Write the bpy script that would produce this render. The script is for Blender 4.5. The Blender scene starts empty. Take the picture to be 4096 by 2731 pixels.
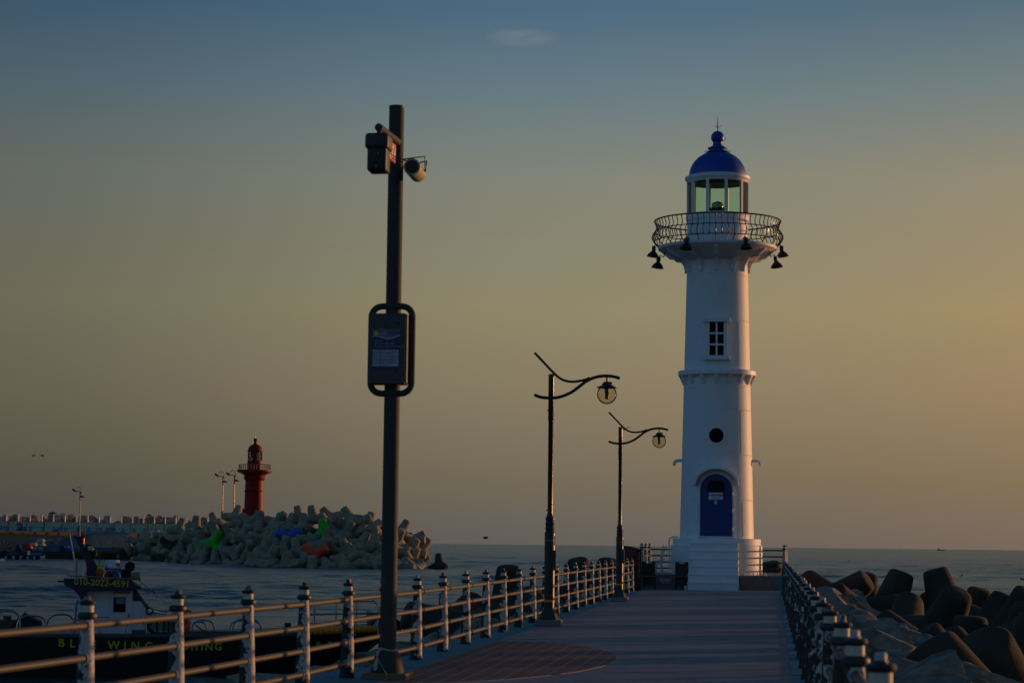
import bpy, bmesh, math, random
from mathutils import Vector, Matrix, noise as mnoise
random.seed(7)
R = math.radians
SC = bpy.context.scene
COL = SC.collection

# ------------------------------------------------------------------ camera
FPX = 8650.0                       # focal length in pixels of the 4096 px wide photograph
ROLL, PITCH, YAW = R(0.64), math.atan(810.0 / FPX), R(6.865)
CAM = Vector((0, 0, 1.6))
_hf = Vector((-math.sin(YAW), math.cos(YAW), 0))
_lv = Vector((math.cos(YAW), math.sin(YAW), 0))
FWD = (_hf * math.cos(PITCH) + Vector((0, 0, 1)) * math.sin(PITCH)).normalized()
_u0 = _lv.cross(FWD).normalized()
RGT = _lv * math.cos(ROLL) + _u0 * math.sin(ROLL)
UPV = _u0 * math.cos(ROLL) - _lv * math.sin(ROLL)
cam_d = bpy.data.cameras.new('camera'); cam = bpy.data.objects.new('camera', cam_d); COL.objects.link(cam)
cam_d.sensor_width = 36; cam_d.lens = FPX / 4096 * 36
cam_d.clip_start = 0.1; cam_d.clip_end = 60000
cam_d.dof.use_dof = True; cam_d.dof.focus_distance = 80; cam_d.dof.aperture_fstop = 4.5
cam.matrix_world = Matrix(((RGT.x, UPV.x, -FWD.x, CAM.x), (RGT.y, UPV.y, -FWD.y, CAM.y), (RGT.z, UPV.z, -FWD.z, CAM.z), (0, 0, 0, 1)))
SC.camera = cam

def ray(sx, sy): return FWD * FPX + RGT * (sx - 2048) - UPV * (sy - 1365.5)
def at(sx, sy, Y):
    d = ray(sx, sy); return CAM + d * (Y / d.y)
def mpp(p): return (Vector(p) - CAM).dot(FWD) / FPX       # metres per photograph pixel at a point

# ------------------------------------------------------------------ world, sun, exposure
SUN_AZ, SUN_EL = R(52), R(1.35)
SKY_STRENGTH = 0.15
SKY_EL = [(0.0024, (0.61, 0.5923, 1.1155)), (0.0076, (0.6316, 0.5793, 1.0284)), (0.0241, (0.6988, 0.5691, 0.8448)), (0.0504, (0.8397, 0.5736, 0.6321)), (0.086, (1.1017, 0.6177, 0.4796)), (0.1427, (1.7023, 0.7627, 0.4425)), (0.2036, (2.5531, 0.9708, 0.4525)), (0.2552, (3.2683, 1.1692, 0.4685)), (0.3118, (4.1701, 1.4268, 0.5023)), (0.4008, (4.6799, 1.6212, 0.6079)), (0.4833, (4.9955, 1.8125, 0.7303)), (0.5424, (4.4253, 1.8223, 0.8507)), (0.5997, (3.6851, 1.8163, 0.9772)), (0.6535, (3.1239, 1.6881, 1.0021)), (0.7053, (2.3692, 1.5172, 1.0249)), (1.0, (2.0139, 1.8207, 1.3836))]  # last stop, above the view, brightened and blued to light the lighthouse
SKY_AZ = [(0.0, (.72, .98, 1.28)), (.42, (.72, .9, 1.06)), (.64, (.70, .73, .79)), (.76, (1, 1, 1)), (.86, (1.03, .92, .8)), (1.0, (1.05, .85, .65))]  # unseen sky opposite the sun lifted and blued to light the lighthouse front
world = bpy.data.worlds.new('World'); SC.world = world; world.use_nodes = True
def build_world():
    nt = world.node_tree; N = nt.nodes; L = nt.links
    N.clear()
    out = N.new('ShaderNodeOutputWorld'); bg = N.new('ShaderNodeBackground')
    sky = N.new('ShaderNodeTexSky'); sky.sky_type = 'NISHITA'; sky.sun_disc = False
    sky.sun_elevation = SUN_EL; sky.sun_rotation = SUN_AZ
    sky.altitude = 0; sky.air_density = 0.6; sky.dust_density = 0.2; sky.ozone_density = 3.0
    # hazy evening air, plus an added lift out of view for the lighthouse: tint the physical sky by height above the horizon and by bearing from the sun
    tc = N.new('ShaderNodeTexCoord'); nrm = N.new('ShaderNodeVectorMath'); nrm.operation = 'NORMALIZE'; L.new(tc.outputs['Generated'], nrm.inputs[0])
    sp = N.new('ShaderNodeSeparateXYZ'); L.new(nrm.outputs[0], sp.inputs[0])
    asn = N.new('ShaderNodeMath'); asn.operation = 'ARCSINE'; L.new(sp.outputs[2], asn.inputs[0])
    mr = N.new('ShaderNodeMapRange'); mr.inputs[1].default_value = 0; mr.inputs[2].default_value = R(20); L.new(asn.outputs[0], mr.inputs[0])
    def ramp(fac, stops, interp='B_SPLINE'):
        r = N.new('ShaderNodeValToRGB'); r.color_ramp.interpolation = interp; e = r.color_ramp.elements
        while len(e) < len(stops): e.new(.5)
        for k, (p, c) in enumerate(stops): e[k].position = p; e[k].color = (*c, 1)
        L.new(fac, r.inputs[0]); return r.outputs[0]
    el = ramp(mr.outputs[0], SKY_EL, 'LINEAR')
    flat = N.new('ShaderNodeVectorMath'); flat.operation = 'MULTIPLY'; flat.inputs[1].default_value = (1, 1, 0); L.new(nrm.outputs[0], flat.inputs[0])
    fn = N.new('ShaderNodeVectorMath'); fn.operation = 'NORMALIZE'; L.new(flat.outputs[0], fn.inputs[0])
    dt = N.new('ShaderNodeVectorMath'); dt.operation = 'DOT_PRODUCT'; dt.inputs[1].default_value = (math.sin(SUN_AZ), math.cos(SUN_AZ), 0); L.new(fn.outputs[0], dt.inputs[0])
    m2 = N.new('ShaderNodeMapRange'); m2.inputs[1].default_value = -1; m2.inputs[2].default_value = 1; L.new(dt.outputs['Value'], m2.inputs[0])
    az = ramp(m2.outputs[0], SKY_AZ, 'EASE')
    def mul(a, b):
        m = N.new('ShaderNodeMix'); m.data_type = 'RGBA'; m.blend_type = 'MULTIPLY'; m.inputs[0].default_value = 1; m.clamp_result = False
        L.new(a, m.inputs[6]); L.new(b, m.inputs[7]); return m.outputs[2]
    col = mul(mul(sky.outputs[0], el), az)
    # one faint streak of cloud
    cd = ray(2090, 150).normalized(); ch = _lv.copy(); cv = ch.cross(cd).normalized()
    def comp(v, s):
        d = N.new('ShaderNodeVectorMath'); d.operation = 'DOT_PRODUCT'; d.inputs[1].default_value = v * s; L.new(nrm.outputs[0], d.inputs[0]); return d.outputs['Value']
    off_h, off_v = cd.dot(ch), cd.dot(cv)
    def sq(v, off, s):
        a_ = N.new('ShaderNodeMath'); a_.operation = 'SUBTRACT'; a_.inputs[1].default_value = off; L.new(comp(v, 1), a_.inputs[0])
        b_ = N.new('ShaderNodeMath'); b_.operation = 'MULTIPLY'; b_.inputs[1].default_value = s; L.new(a_.outputs[0], b_.inputs[0])
        c_ = N.new('ShaderNodeMath'); c_.operation = 'POWER'; c_.inputs[1].default_value = 2; L.new(b_.outputs[0], c_.inputs[0]); return c_.outputs[0]
    ad = N.new('ShaderNodeMath'); ad.operation = 'ADD'; L.new(sq(ch, off_h, 1 / .0145), ad.inputs[0]); L.new(sq(cv, off_v, 1 / .0042), ad.inputs[1])
    mp = N.new('ShaderNodeMapping'); mp.inputs['Scale'].default_value = (120, 120, 420); L.new(nrm.outputs[0], mp.inputs[0])
    nz = N.new('ShaderNodeTexNoise'); nz.inputs['Scale'].default_value = 1; nz.inputs['Detail'].default_value = 4; L.new(mp.outputs[0], nz.inputs['Vector'])
    ex = N.new('ShaderNodeMapRange'); ex.interpolation_type = 'SMOOTHSTEP'; ex.inputs[1].default_value = 1.6; ex.inputs[2].default_value = 0; ex.inputs[3].default_value = 0; ex.inputs[4].default_value = 1; L.new(ad.outputs[0], ex.inputs[0])
    cl = N.new('ShaderNodeMath'); cl.operation = 'MULTIPLY'; L.new(ex.outputs[0], cl.inputs[0]); L.new(nz.outputs['Fac'], cl.inputs[1])
    cc = N.new('ShaderNodeMix'); cc.data_type = 'RGBA'; cc.blend_type = 'ADD'; cc.inputs[7].default_value = (.5, .3, .21, 1); L.new(cl.outputs[0], cc.inputs[0]); L.new(col, cc.inputs[6])
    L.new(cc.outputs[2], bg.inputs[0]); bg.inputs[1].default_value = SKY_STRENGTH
    L.new(bg.outputs[0], out.inputs[0])
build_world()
sun_d = bpy.data.lights.new('sun', 'SUN'); sun = bpy.data.objects.new('sun', sun_d); COL.objects.link(sun)
sun_d.energy = 2.3; sun_d.angle = R(0.6); sun_d.color = (1.0, 0.5, 0.22)
_sd = Vector((math.sin(SUN_AZ) * math.cos(SUN_EL), math.cos(SUN_AZ) * math.cos(SUN_EL), math.sin(SUN_EL)))
sun.rotation_euler = _sd.to_track_quat('Z', 'Y').to_euler()
sun.location = _sd * 200
SC.view_settings.view_transform = 'Standard'; SC.view_settings.look = 'None'
SC.view_settings.gamma = 1; SC.view_settings.exposure = 0
SC.view_settings.use_curve_mapping = False

# ------------------------------------------------------------------ helpers
class MB:
    def __init__(s): s.v = []; s.f = []
    def quad_strip(s, rings, closed=True, caps=True):
        b = len(s.v); n = len(rings[0])
        for r in rings: s.v += [tuple(p) for p in r]
        for i in range(len(rings) - 1):
            for j in range(n if closed else n - 1):
                k = (j + 1) % n
                s.f.append((b + i * n + j, b + i * n + k, b + (i + 1) * n + k, b + (i + 1) * n + j))
        if caps and closed:
            s.f.append(tuple(b + j for j in reversed(range(n))))
            s.f.append(tuple(b + (len(rings) - 1) * n + j for j in range(n)))
        return s
    def box(s, x0, x1, y0, y1, z0, z1):
        a = [(x0, y0), (x1, y0), (x1, y1), (x0, y1)]
        return s.quad_strip([[(x, y, z0) for x, y in a], [(x, y, z1) for x, y in a]])
    def lathe(s, prof, seg=32, c=(0, 0), caps=True):
        rings = [[(c[0] + r * math.cos(2 * math.pi * j / seg), c[1] + r * math.sin(2 * math.pi * j / seg), z) for j in range(seg)] for r, z in prof]
        return s.quad_strip(rings, True, caps)
    def tube(s, pts, r, seg=8, caps=True, closed=False):
        pts = [Vector(p) for p in pts]; n = len(pts)
        rr = r if isinstance(r, (list, tuple)) else [r] * n
        rings = []; prev = None
        for i, p in enumerate(pts):
            if closed: t = pts[(i + 1) % n] - pts[i - 1]
            else: t = pts[min(i + 1, n - 1)] - pts[max(i - 1, 0)]
            if t.length < 1e-9: t = Vector((0, 0, 1))
            t.normalize()
            if prev is None:
                ref = Vector((0, 0, 1)) if abs(t.z) < .9 else Vector((1, 0, 0))
                a = t.cross(ref).normalized()
            else:
                a = prev - t * prev.dot(t)
                if a.length < 1e-6: a = t.orthogonal()
                a.normalize()
            prev = a; b = t.cross(a)
            rings.append([p + (a * math.cos(2 * math.pi * j / seg) + b * math.sin(2 * math.pi * j / seg)) * rr[i] for j in range(seg)])
        if closed: rings.append(rings[0]); caps = False
        return s.quad_strip(rings, True, caps)
    def prism(s, poly, y0, y1):          # polygon in x,z extruded along y
        return s.quad_strip([[(x, y1, z) for x, z in poly], [(x, y0, z) for x, z in poly]])
    def prism_z(s, poly, z0, z1):
        return s.quad_strip([[(x, y, z0) for x, y in poly], [(x, y, z1) for x, y in poly]])
    def sphere(s, c, r, seg=16, rings=10):
        sx, sy, sz = r if isinstance(r, (tuple, list)) else (r, r, r)
        R_ = []
        for i in range(rings + 1):
            a = -math.pi / 2 + math.pi * i / rings; a = max(-1.56, min(1.56, a))
            R_.append([(c[0] + sx * math.cos(a) * math.cos(2 * math.pi * j / seg), c[1] + sy * math.cos(a) * math.sin(2 * math.pi * j / seg), c[2] + sz * math.sin(a)) for j in range(seg)])
        return s.quad_strip(R_)
    def mesh(s, name, smooth=True, ang=35):
        m = bpy.data.meshes.new(name); m.from_pydata(s.v, [], s.f)
        bm = bmesh.new(); bm.from_mesh(m); bmesh.ops.recalc_face_normals(bm, faces=bm.faces); bm.to_mesh(m); bm.free()
        if smooth:
            m.polygons.foreach_set('use_smooth', [True] * len(m.polygons)); m.set_sharp_from_angle(angle=R(ang))
        return m
    def build(s, name, mat, parent=None, loc=None, smooth=True, ang=35):
        return obj(name, s.mesh(name, smooth, ang), mat, parent, loc)

def obj(name, me, mat=None, parent=None, loc=None, rot=None, scale=None):
    o = bpy.data.objects.new(name, me); COL.objects.link(o)
    if mat is not None and me is not None:
        if len(me.materials) == 0: me.materials.append(mat)
        elif me.materials[0] != mat:
            o.material_slots[0].link = 'OBJECT'; o.material_slots[0].material = mat
    if parent: o.parent = parent
    if loc is not None: o.location = loc
    if rot is not None: o.rotation_euler = rot
    if scale is not None: o.scale = scale
    return o
def tag(o, label=None, cat=None, group=None, kind=None):
    if label: o['label'] = label
    if cat: o['category'] = cat
    if group: o['group'] = group
    if kind: o['kind'] = kind
    return o
def empty(name, loc, rz=0, label=None, cat=None, group=None):
    o = bpy.data.objects.new(name, None); COL.objects.link(o); o.empty_display_size = .2
    o.location = loc; o.rotation_euler = (0, 0, rz)
    return tag(o, label, cat, group)
def children(o): return [c for c in bpy.data.objects if c.parent == o]
def copy_tree(o, parent=None, kids=None):
    c = o.copy(); COL.objects.link(c)
    if parent: c.parent = parent
    for ch in (kids or KIDS).get(o.name, []): copy_tree(ch, c, kids)
    return c
KIDS = {}
def index_kids():
    KIDS.clear()
    for o in bpy.data.objects:
        if o.parent: KIDS.setdefault(o.parent.name, []).append(o)
def text_mesh(txt, size, mat, parent, loc, rot=(math.pi / 2, 0, 0), name='lettering', align='CENTER', extrude=0.002, spacing=1.0, xscale=1.0, bold=0.0):
    cu = bpy.data.curves.new('t', 'FONT'); cu.body = txt; cu.size = size; cu.align_x = align; cu.align_y = 'CENTER'
    cu.extrude = extrude; cu.space_character = spacing; cu.offset = bold; cu.resolution_u = 3
    t = bpy.data.objects.new('t', cu); COL.objects.link(t)
    dg = bpy.context.evaluated_depsgraph_get(); me = bpy.data.meshes.new_from_object(t.evaluated_get(dg))
    bpy.data.objects.remove(t); bpy.data.curves.remove(cu); me.name = name; me.materials.clear()
    o = obj(name, me, mat, parent, loc, rot, (xscale, 1, 1)); return o

# ------------------------------------------------------------------ materials
MATS = {}
def mat(name, col, rough=.6, metal=0., var=0., vscale=3., bump=0., bscale=20., col2=None, thr=None, soft=.08, spec=.5, coord='Object', coat=0., detail=5.):
    if name in MATS: return MATS[name]
    m = bpy.data.materials.new(name); m.use_nodes = True; nt = m.node_tree; N = nt.nodes; L = nt.links
    p = N['Principled BSDF']; p.inputs['Roughness'].default_value = rough; p.inputs['Metallic'].default_value = metal
    p.inputs['Specular IOR Level'].default_value = spec; p.inputs['Coat Weight'].default_value = coat
    c4 = (*col, 1); p.inputs['Base Color'].default_value = c4
    if var or bump or col2:
        tc = N.new('ShaderNodeTexCoord'); oi = N.new('ShaderNodeObjectInfo')
        mul = N.new('ShaderNodeVectorMath'); mul.operation = 'MULTIPLY_ADD'
        cmb = N.new('ShaderNodeCombineXYZ')
        for i in range(3): L.new(oi.outputs['Random'], cmb.inputs[i])
        mul.inputs[1].default_value = (37, 53, 71); L.new(cmb.outputs[0], mul.inputs[0]); L.new(tc.outputs[coord], mul.inputs[2])
        nz = N.new('ShaderNodeTexNoise'); nz.inputs['Scale'].default_value = vscale; nz.inputs['Detail'].default_value = detail; nz.inputs['Roughness'].default_value = .6
        L.new(mul.outputs[0], nz.inputs['Vector'])
        last = None
        if col2 is not None:
            rp = N.new('ShaderNodeValToRGB'); t = thr if thr is not None else .5
            rp.color_ramp.elements[0].position = max(0, t - soft); rp.color_ramp.elements[0].color = c4
            rp.color_ramp.elements[1].position = min(1, t + soft); rp.color_ramp.elements[1].color = (*col2, 1)
            L.new(nz.outputs['Fac'], rp.inputs[0]); last = rp.outputs[0]
        if var:
            n2 = N.new('ShaderNodeTexNoise'); n2.inputs['Scale'].default_value = vscale * 2.7; n2.inputs['Detail'].default_value = 6
            L.new(mul.outputs[0], n2.inputs['Vector'])
            mr = N.new('ShaderNodeMapRange'); mr.inputs[1].default_value = .25; mr.inputs[2].default_value = .75
            mr.inputs[3].default_value = 1 - var; mr.inputs[4].default_value = 1 + var; L.new(n2.outputs['Fac'], mr.inputs[0])
            mx = N.new('ShaderNodeMix'); mx.data_type = 'RGBA'; mx.blend_type = 'MULTIPLY'; mx.inputs[0].default_value = 1
            mx.inputs[6].default_value = c4
            if last: L.new(last, mx.inputs[6])
            L.new(mr.outputs[0], mx.inputs[7]); last = mx.outputs[2]
        if last: L.new(last, p.inputs['Base Color'])
        if bump:
            n3 = N.new('ShaderNodeTexNoise'); n3.inputs['Scale'].default_value = bscale; n3.inputs['Detail'].default_value = 6; n3.inputs['Roughness'].default_value = .65
            L.new(mul.outputs[0], n3.inputs['Vector'])
            b = N.new('ShaderNodeBump'); b.inputs['Strength'].default_value = 1; b.inputs['Distance'].default_value = bump
            L.new(n3.outputs['Fac'], b.inputs['Height']); L.new(b.outputs[0], p.inputs['Normal'])
    MATS[name] = m; return m

def glass_mat(name, col, rough=.02, alpha=.35):
    # thin sheet glass: part clear, part glossy reflection
    m = bpy.data.materials.new(name); m.use_nodes = True; nt = m.node_tree; N = nt.nodes; L = nt.links
    N.remove(N['Principled BSDF']); o = N['Material Output']
    tr = N.new('ShaderNodeBsdfTransparent'); tr.inputs[0].default_value = (*col, 1)
    gl = N.new('ShaderNodeBsdfGlossy'); gl.inputs['Roughness'].default_value = rough
    fr = N.new('ShaderNodeLayerWeight'); fr.inputs[0].default_value = .12
    mx = N.new('ShaderNodeMixShader'); L.new(fr.outputs[0], mx.inputs[0]); L.new(tr.outputs[0], mx.inputs[1]); L.new(gl.outputs[0], mx.inputs[2])
    L.new(mx.outputs[0], o.inputs[0]); MATS[name] = m; return m

def post_mat():
    # flaking white paint over dark cast iron; the seaward side has lost most of its paint
    m = bpy.data.materials.new('flaking_paint'); m.use_nodes = True; nt = m.node_tree; N = nt.nodes; L = nt.links
    p = N['Principled BSDF']; p.inputs['Roughness'].default_value = .7
    tc = N.new('ShaderNodeTexCoord'); oi = N.new('ShaderNodeObjectInfo')
    cmb = N.new('ShaderNodeCombineXYZ')
    for i in range(3): L.new(oi.outputs['Random'], cmb.inputs[i])
    off = N.new('ShaderNodeVectorMath'); off.operation = 'MULTIPLY_ADD'; off.inputs[1].default_value = (31, 47, 83)
    L.new(cmb.outputs[0], off.inputs[0]); L.new(tc.outputs['Object'], off.inputs[2])
    nz = N.new('ShaderNodeTexNoise'); nz.inputs['Scale'].default_value = 7.5; nz.inputs['Detail'].default_value = 7; nz.inputs['Roughness'].default_value = .62
    L.new(off.outputs[0], nz.inputs['Vector'])
    sep = N.new('ShaderNodeSeparateXYZ'); L.new(tc.outputs['Object'], sep.inputs[0])
    a = N.new('ShaderNodeMath'); a.operation = 'MULTIPLY_ADD'; a.inputs[1].default_value = 1.9; L.new(sep.outputs[0], a.inputs[0]); L.new(nz.outputs['Fac'], a.inputs[2])
    low = N.new('ShaderNodeMapRange'); low.inputs[1].default_value = 0.0; low.inputs[2].default_value = .28; low.inputs[3].default_value = -.22; low.inputs[4].default_value = 0
    L.new(sep.outputs[2], low.inputs[0])
    b = N.new('ShaderNodeMath'); b.operation = 'ADD'; L.new(a.outputs[0], b.inputs[0]); L.new(low.outputs[0], b.inputs[1])
    rp = N.new('ShaderNodeValToRGB'); e = rp.color_ramp.elements
    e[0].position = .475; e[0].color = (.022, .024, .02, 1); e[1].position = .495; e[1].color = (.6, .56, .5, 1)
    L.new(b.outputs[0], rp.inputs[0])
    n2 = N.new('ShaderNodeTexNoise'); n2.inputs['Scale'].default_value = 30; n2.inputs['Detail'].default_value = 5; L.new(off.outputs[0], n2.inputs['Vector'])
    mr = N.new('ShaderNodeMapRange'); mr.inputs[1].default_value = .3; mr.inputs[2].default_value = .7; mr.inputs[3].default_value = .6; mr.inputs[4].default_value = 1.15; L.new(n2.outputs['Fac'], mr.inputs[0])
    mx = N.new('ShaderNodeMix'); mx.data_type = 'RGBA'; mx.blend_type = 'MULTIPLY'; mx.inputs[0].default_value = 1
    L.new(rp.outputs[0], mx.inputs[6]); L.new(mr.outputs[0], mx.inputs[7]); L.new(mx.outputs[2], p.inputs['Base Color'])
    bp = N.new('ShaderNodeBump'); bp.inputs['Distance'].default_value = .004; L.new(rp.outputs[0], bp.inputs['Height']); L.new(bp.outputs[0], p.inputs['Normal'])
    MATS['flaking_paint'] = m; return m

def sea_mat():
    m = bpy.data.materials.new('sea_water'); m.use_nodes = True; nt = m.node_tree; N = nt.nodes; L = nt.links
    p = N['Principled BSDF']; p.inputs['Base Color'].default_value = (.02, .045, .045, 1); p.inputs['Roughness'].default_value = .28; p.inputs['IOR'].default_value = 1.33
    tc = N.new('ShaderNodeTexCoord')
    def layer(sc, rz, scale, det):
        mp = N.new('ShaderNodeMapping'); mp.inputs['Scale'].default_value = sc; mp.inputs['Rotation'].default_value = (0, 0, rz); L.new(tc.outputs['Object'], mp.inputs[0])
        n = N.new('ShaderNodeTexNoise'); n.inputs['Scale'].default_value = scale; n.inputs['Detail'].default_value = det; n.inputs['Roughness'].default_value = .55; n.inputs['Distortion'].default_value = .3
        L.new(mp.outputs[0], n.inputs['Vector']); return n.outputs['Fac']
    def bump(h, dist, prev=None):
        b = N.new('ShaderNodeBump'); b.inputs['Distance'].default_value = dist; L.new(h, b.inputs['Height'])
        if prev: L.new(prev, b.inputs['Normal'])
        return b.outputs[0]
    n1 = bump(layer((.6, 1, 1), .2, .12, 3), .5)
    n2 = bump(layer((.5, 1, 1), -.15, .75, 3), .3, n1)
    n3 = bump(layer((.6, 1, 1), .35, 3.2, 3), .07, n2)
    L.new(n3, p.inputs['Normal']); MATS['sea_water'] = m; return m

M = {
 'white': mat('white_render', (.78, .78, .77), .55, var=.05, vscale=1.2, bump=.004, bscale=9),
 'white_trim': mat('white_trim', (.8, .8, .8), .5, var=.03, vscale=2),
 'blue': mat('blue_paint', (.005, .06, .36), .45, var=.06, vscale=3),
 'door': mat('door_blue', (.008, .035, .19), .5, var=.08, vscale=4),
 'black': mat('black_iron', (.012, .012, .012), .5),
 'dark': mat('dark_void', (.003, .003, .004), .7, spec=.08),
 'steel': mat('stainless', (.42, .4, .37), .28, 1.0, var=.1, vscale=30),
 'bronze': mat('bronze_rail', (.1, .085, .065), .3, 1.0, var=.15, vscale=30),
 'lamp_pole': mat('bronze_pole', (.055, .04, .028), .3, .75, var=.15, vscale=14, bump=.0006, bscale=60),
 'lamp_dark': mat('lamp_black', (.012, .016, .022), .42, var=.15, vscale=12),
 'red_tape': mat('red_tape', (.25, .01, .012), .4), 'yellow_tape': mat('yellow_tape', (.75, .32, .02), .4),
 'concrete': mat('concrete', (.24, .225, .21), .9, var=.16, vscale=.9, bump=.004, bscale=22, col2=(.17, .16, .155), thr=.56, soft=.12),
 'deck': mat('deck_concrete', (.25, .235, .24), .85, var=.12, vscale=.7, bump=.003, bscale=26, col2=(.175, .165, .175), thr=.56, soft=.1),
 'bluestrip': mat('blue_strip', (.03, .23, .29), .8, var=.2, vscale=2, bump=.002, bscale=30, col2=(.1, .2, .25), thr=.68, soft=.05, spec=.2),
 'brick': mat('brick_paint', (.22, .075, .055), .85, var=.22, vscale=3, bump=.002, bscale=30),
 'mortar': mat('mortar', (.38, .35, .34), .95, var=.1, spec=.1),
 'plinth': mat('plinth_stone', (.2, .165, .145), .9, var=.2, vscale=3, bump=.004, bscale=15),
 'iron': mat('cast_iron', (.03, .032, .03), .55, var=.25, vscale=14, bump=.001, bscale=60),
 'cap': mat('worn_cap', (.03, .03, .03), .6, col2=(.5, .48, .46), thr=.5, soft=.03, vscale=14),
 'cream': mat('cream_band', (.62, .56, .42), .6, var=.18, vscale=12, col2=(.06, .06, .05), thr=.66, soft=.03),
 'rail': mat('rail_tube', (.05, .044, .027), .6, 0, var=.22, vscale=9, bump=.0008, bscale=50),
 'ring': mat('rail_clamp', (.45, .4, .36), .6, col2=(.1, .09, .08), thr=.62, soft=.04, vscale=20),
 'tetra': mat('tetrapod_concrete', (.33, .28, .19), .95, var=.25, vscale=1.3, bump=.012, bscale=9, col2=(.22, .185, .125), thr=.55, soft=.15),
 'tetra_dark': mat('weathered_shaded_tetrapod', (.06, .048, .033), .95, var=.3, vscale=1.1, bump=.015, bscale=8, col2=(.032, .028, .019), thr=.5, soft=.12),  # also puts shade into the colour of tetrapods behind the far wall
 'rock': mat('granite_rock', (.27, .24, .185), .92, var=.3, vscale=1.6, bump=.02, bscale=7, col2=(.1, .1, .07), thr=.54, soft=.1),
 'rubble': mat('rubble', (.09, .08, .065), .95, var=.3, vscale=1.5, bump=.05, bscale=3),
 'tgreen': mat('green_paint', (.02, .52, .02), .7, var=.1, vscale=2), 'tblue': mat('tetra_blue', (.01, .11, .5), .7, var=.1, vscale=2), 'tred': mat('tetra_red', (.75, .09, .03), .7, var=.1, vscale=2),
 'redlh': mat('red_lighthouse', (.24, .004, .006), .55, var=.08, vscale=1, spec=.25),
 'pole': mat('grey_pole', (.055, .057, .052), .7, var=.18, vscale=6, bump=.0008, bscale=50, spec=.25),
 'boxgrey': mat('box_grey', (.055, .065, .058), .55, var=.08, vscale=8),
 'boxside': mat('box_side', (.23, .18, .09), .55),
 'navyprint': mat('navy_print', (.01, .012, .09), .4), 'paleprint': mat('pale_print', (.5, .52, .58), .4), 'greyprint': mat('grey_print', (.12, .13, .14), .4),
 'yellowprint': mat('yellow_print', (.6, .5, .02), .4), 'inkprint': mat('ink', (.02, .02, .03), .5), 'blueink': mat('blue_ink', (.03, .08, .3), .5),
 'hornmat': mat('speaker_cream', (.46, .42, .27), .5, var=.08, vscale=8),
 'signred': mat('sign_red', (.62, .08, .06), .5), 'signwhite': mat('sign_white', (.75, .75, .75), .5),
 'wood': mat('wood_block', (.22, .16, .06), .85, var=.3, vscale=8),
 'rope': mat('rope', (.5, .47, .42), .95, var=.15, vscale=40),
 'hull': mat('hull_black', (.006, .006, .008), .45), 'gunwale': mat('gunwale_grey', (.05, .06, .065), .6, var=.2, vscale=4),
 'boatwhite': mat('gelcoat_white', (.62, .62, .66), .35, var=.05, vscale=2), 'navy': mat('navy_gelcoat', (.008, .01, .06), .35),
 'yellowtext': mat('yellow_letter', (.55, .48, .01), .6), 'orange': mat('orange_net', (.7, .07, .02), .85, var=.25, vscale=14, bump=.01, bscale=20),
 'buoy': mat('yellow_buoy', (.9, .3, .01), .55, var=.15, vscale=6), 'tarp_black': mat('black_tarp', (.012, .012, .014), .7, bump=.02, bscale=5),
 'redplastic': mat('red_plastic', (.5, .02, .02), .4), 'blueplastic': mat('blue_plastic', (.02, .12, .42), .5), 'amber': mat('amber_lens', (.55, .12, .01), .3),
 'quayblue': mat('quay_blue', (.03, .27, .4), .85, var=.12, vscale=.25, col2=(.06, .32, .42), thr=.6, soft=.15), 'quaybrown': mat('quay_brown', (.3, .15, .06), .9, var=.15, vscale=.3),
 'quaygrey': mat('quay_grey', (.22, .2, .18), .9, var=.12, vscale=.2), 'quaydark': mat('quay_dark', (.05, .043, .035), .95, var=.25, vscale=.3),
 'murallight': mat('mural_white', (.4, .4, .38), .9), 'muralblue': mat('mural_blue', (.015, .1, .4), .9), 'muralnavy': mat('mural_navy', (.01, .03, .14), .9), 'muralbrown': mat('mural_brown', (.2, .09, .03), .9),
 'tarpteal': mat('teal_tarp', (.03, .12, .16), .75, var=.15, vscale=.6, bump=.1, bscale=.8), 'farwhite': mat('far_white', (.8, .8, .82), .6), 'farblue': mat('lamp_navy', (.012, .03, .1), .5),
 'rust': mat('rusty_post', (.07, .022, .014), .85, var=.3, vscale=10), 'plasticblack': mat('chair_black', (.008, .008, .008), .45), 'plasticwhite': mat('chair_white', (.55, .57, .6), .5),
 'bird': mat('bird_dark', (.02, .02, .02), .9), 'ship': mat('ship_grey', (.3, .29, .28), .9), 'rubber': mat('rubber', (.01, .01, .01), .9),
 'hedge': mat('hood_inner', (.05, .05, .05), .8), 'lens': mat('lens_glass', (.25, .3, .25), .1, .2), 'green_panel': mat('green_panel', (.02, .09, .09), .6),
}
post_mat(); sea_mat()
glass_mat('pane_glass', (.87, .97, .9)); glass_mat('globe_glass', (.82, .78, .66)); glass_mat('dark_glass', (.16, .17, .17))
WATER = -2.6

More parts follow.
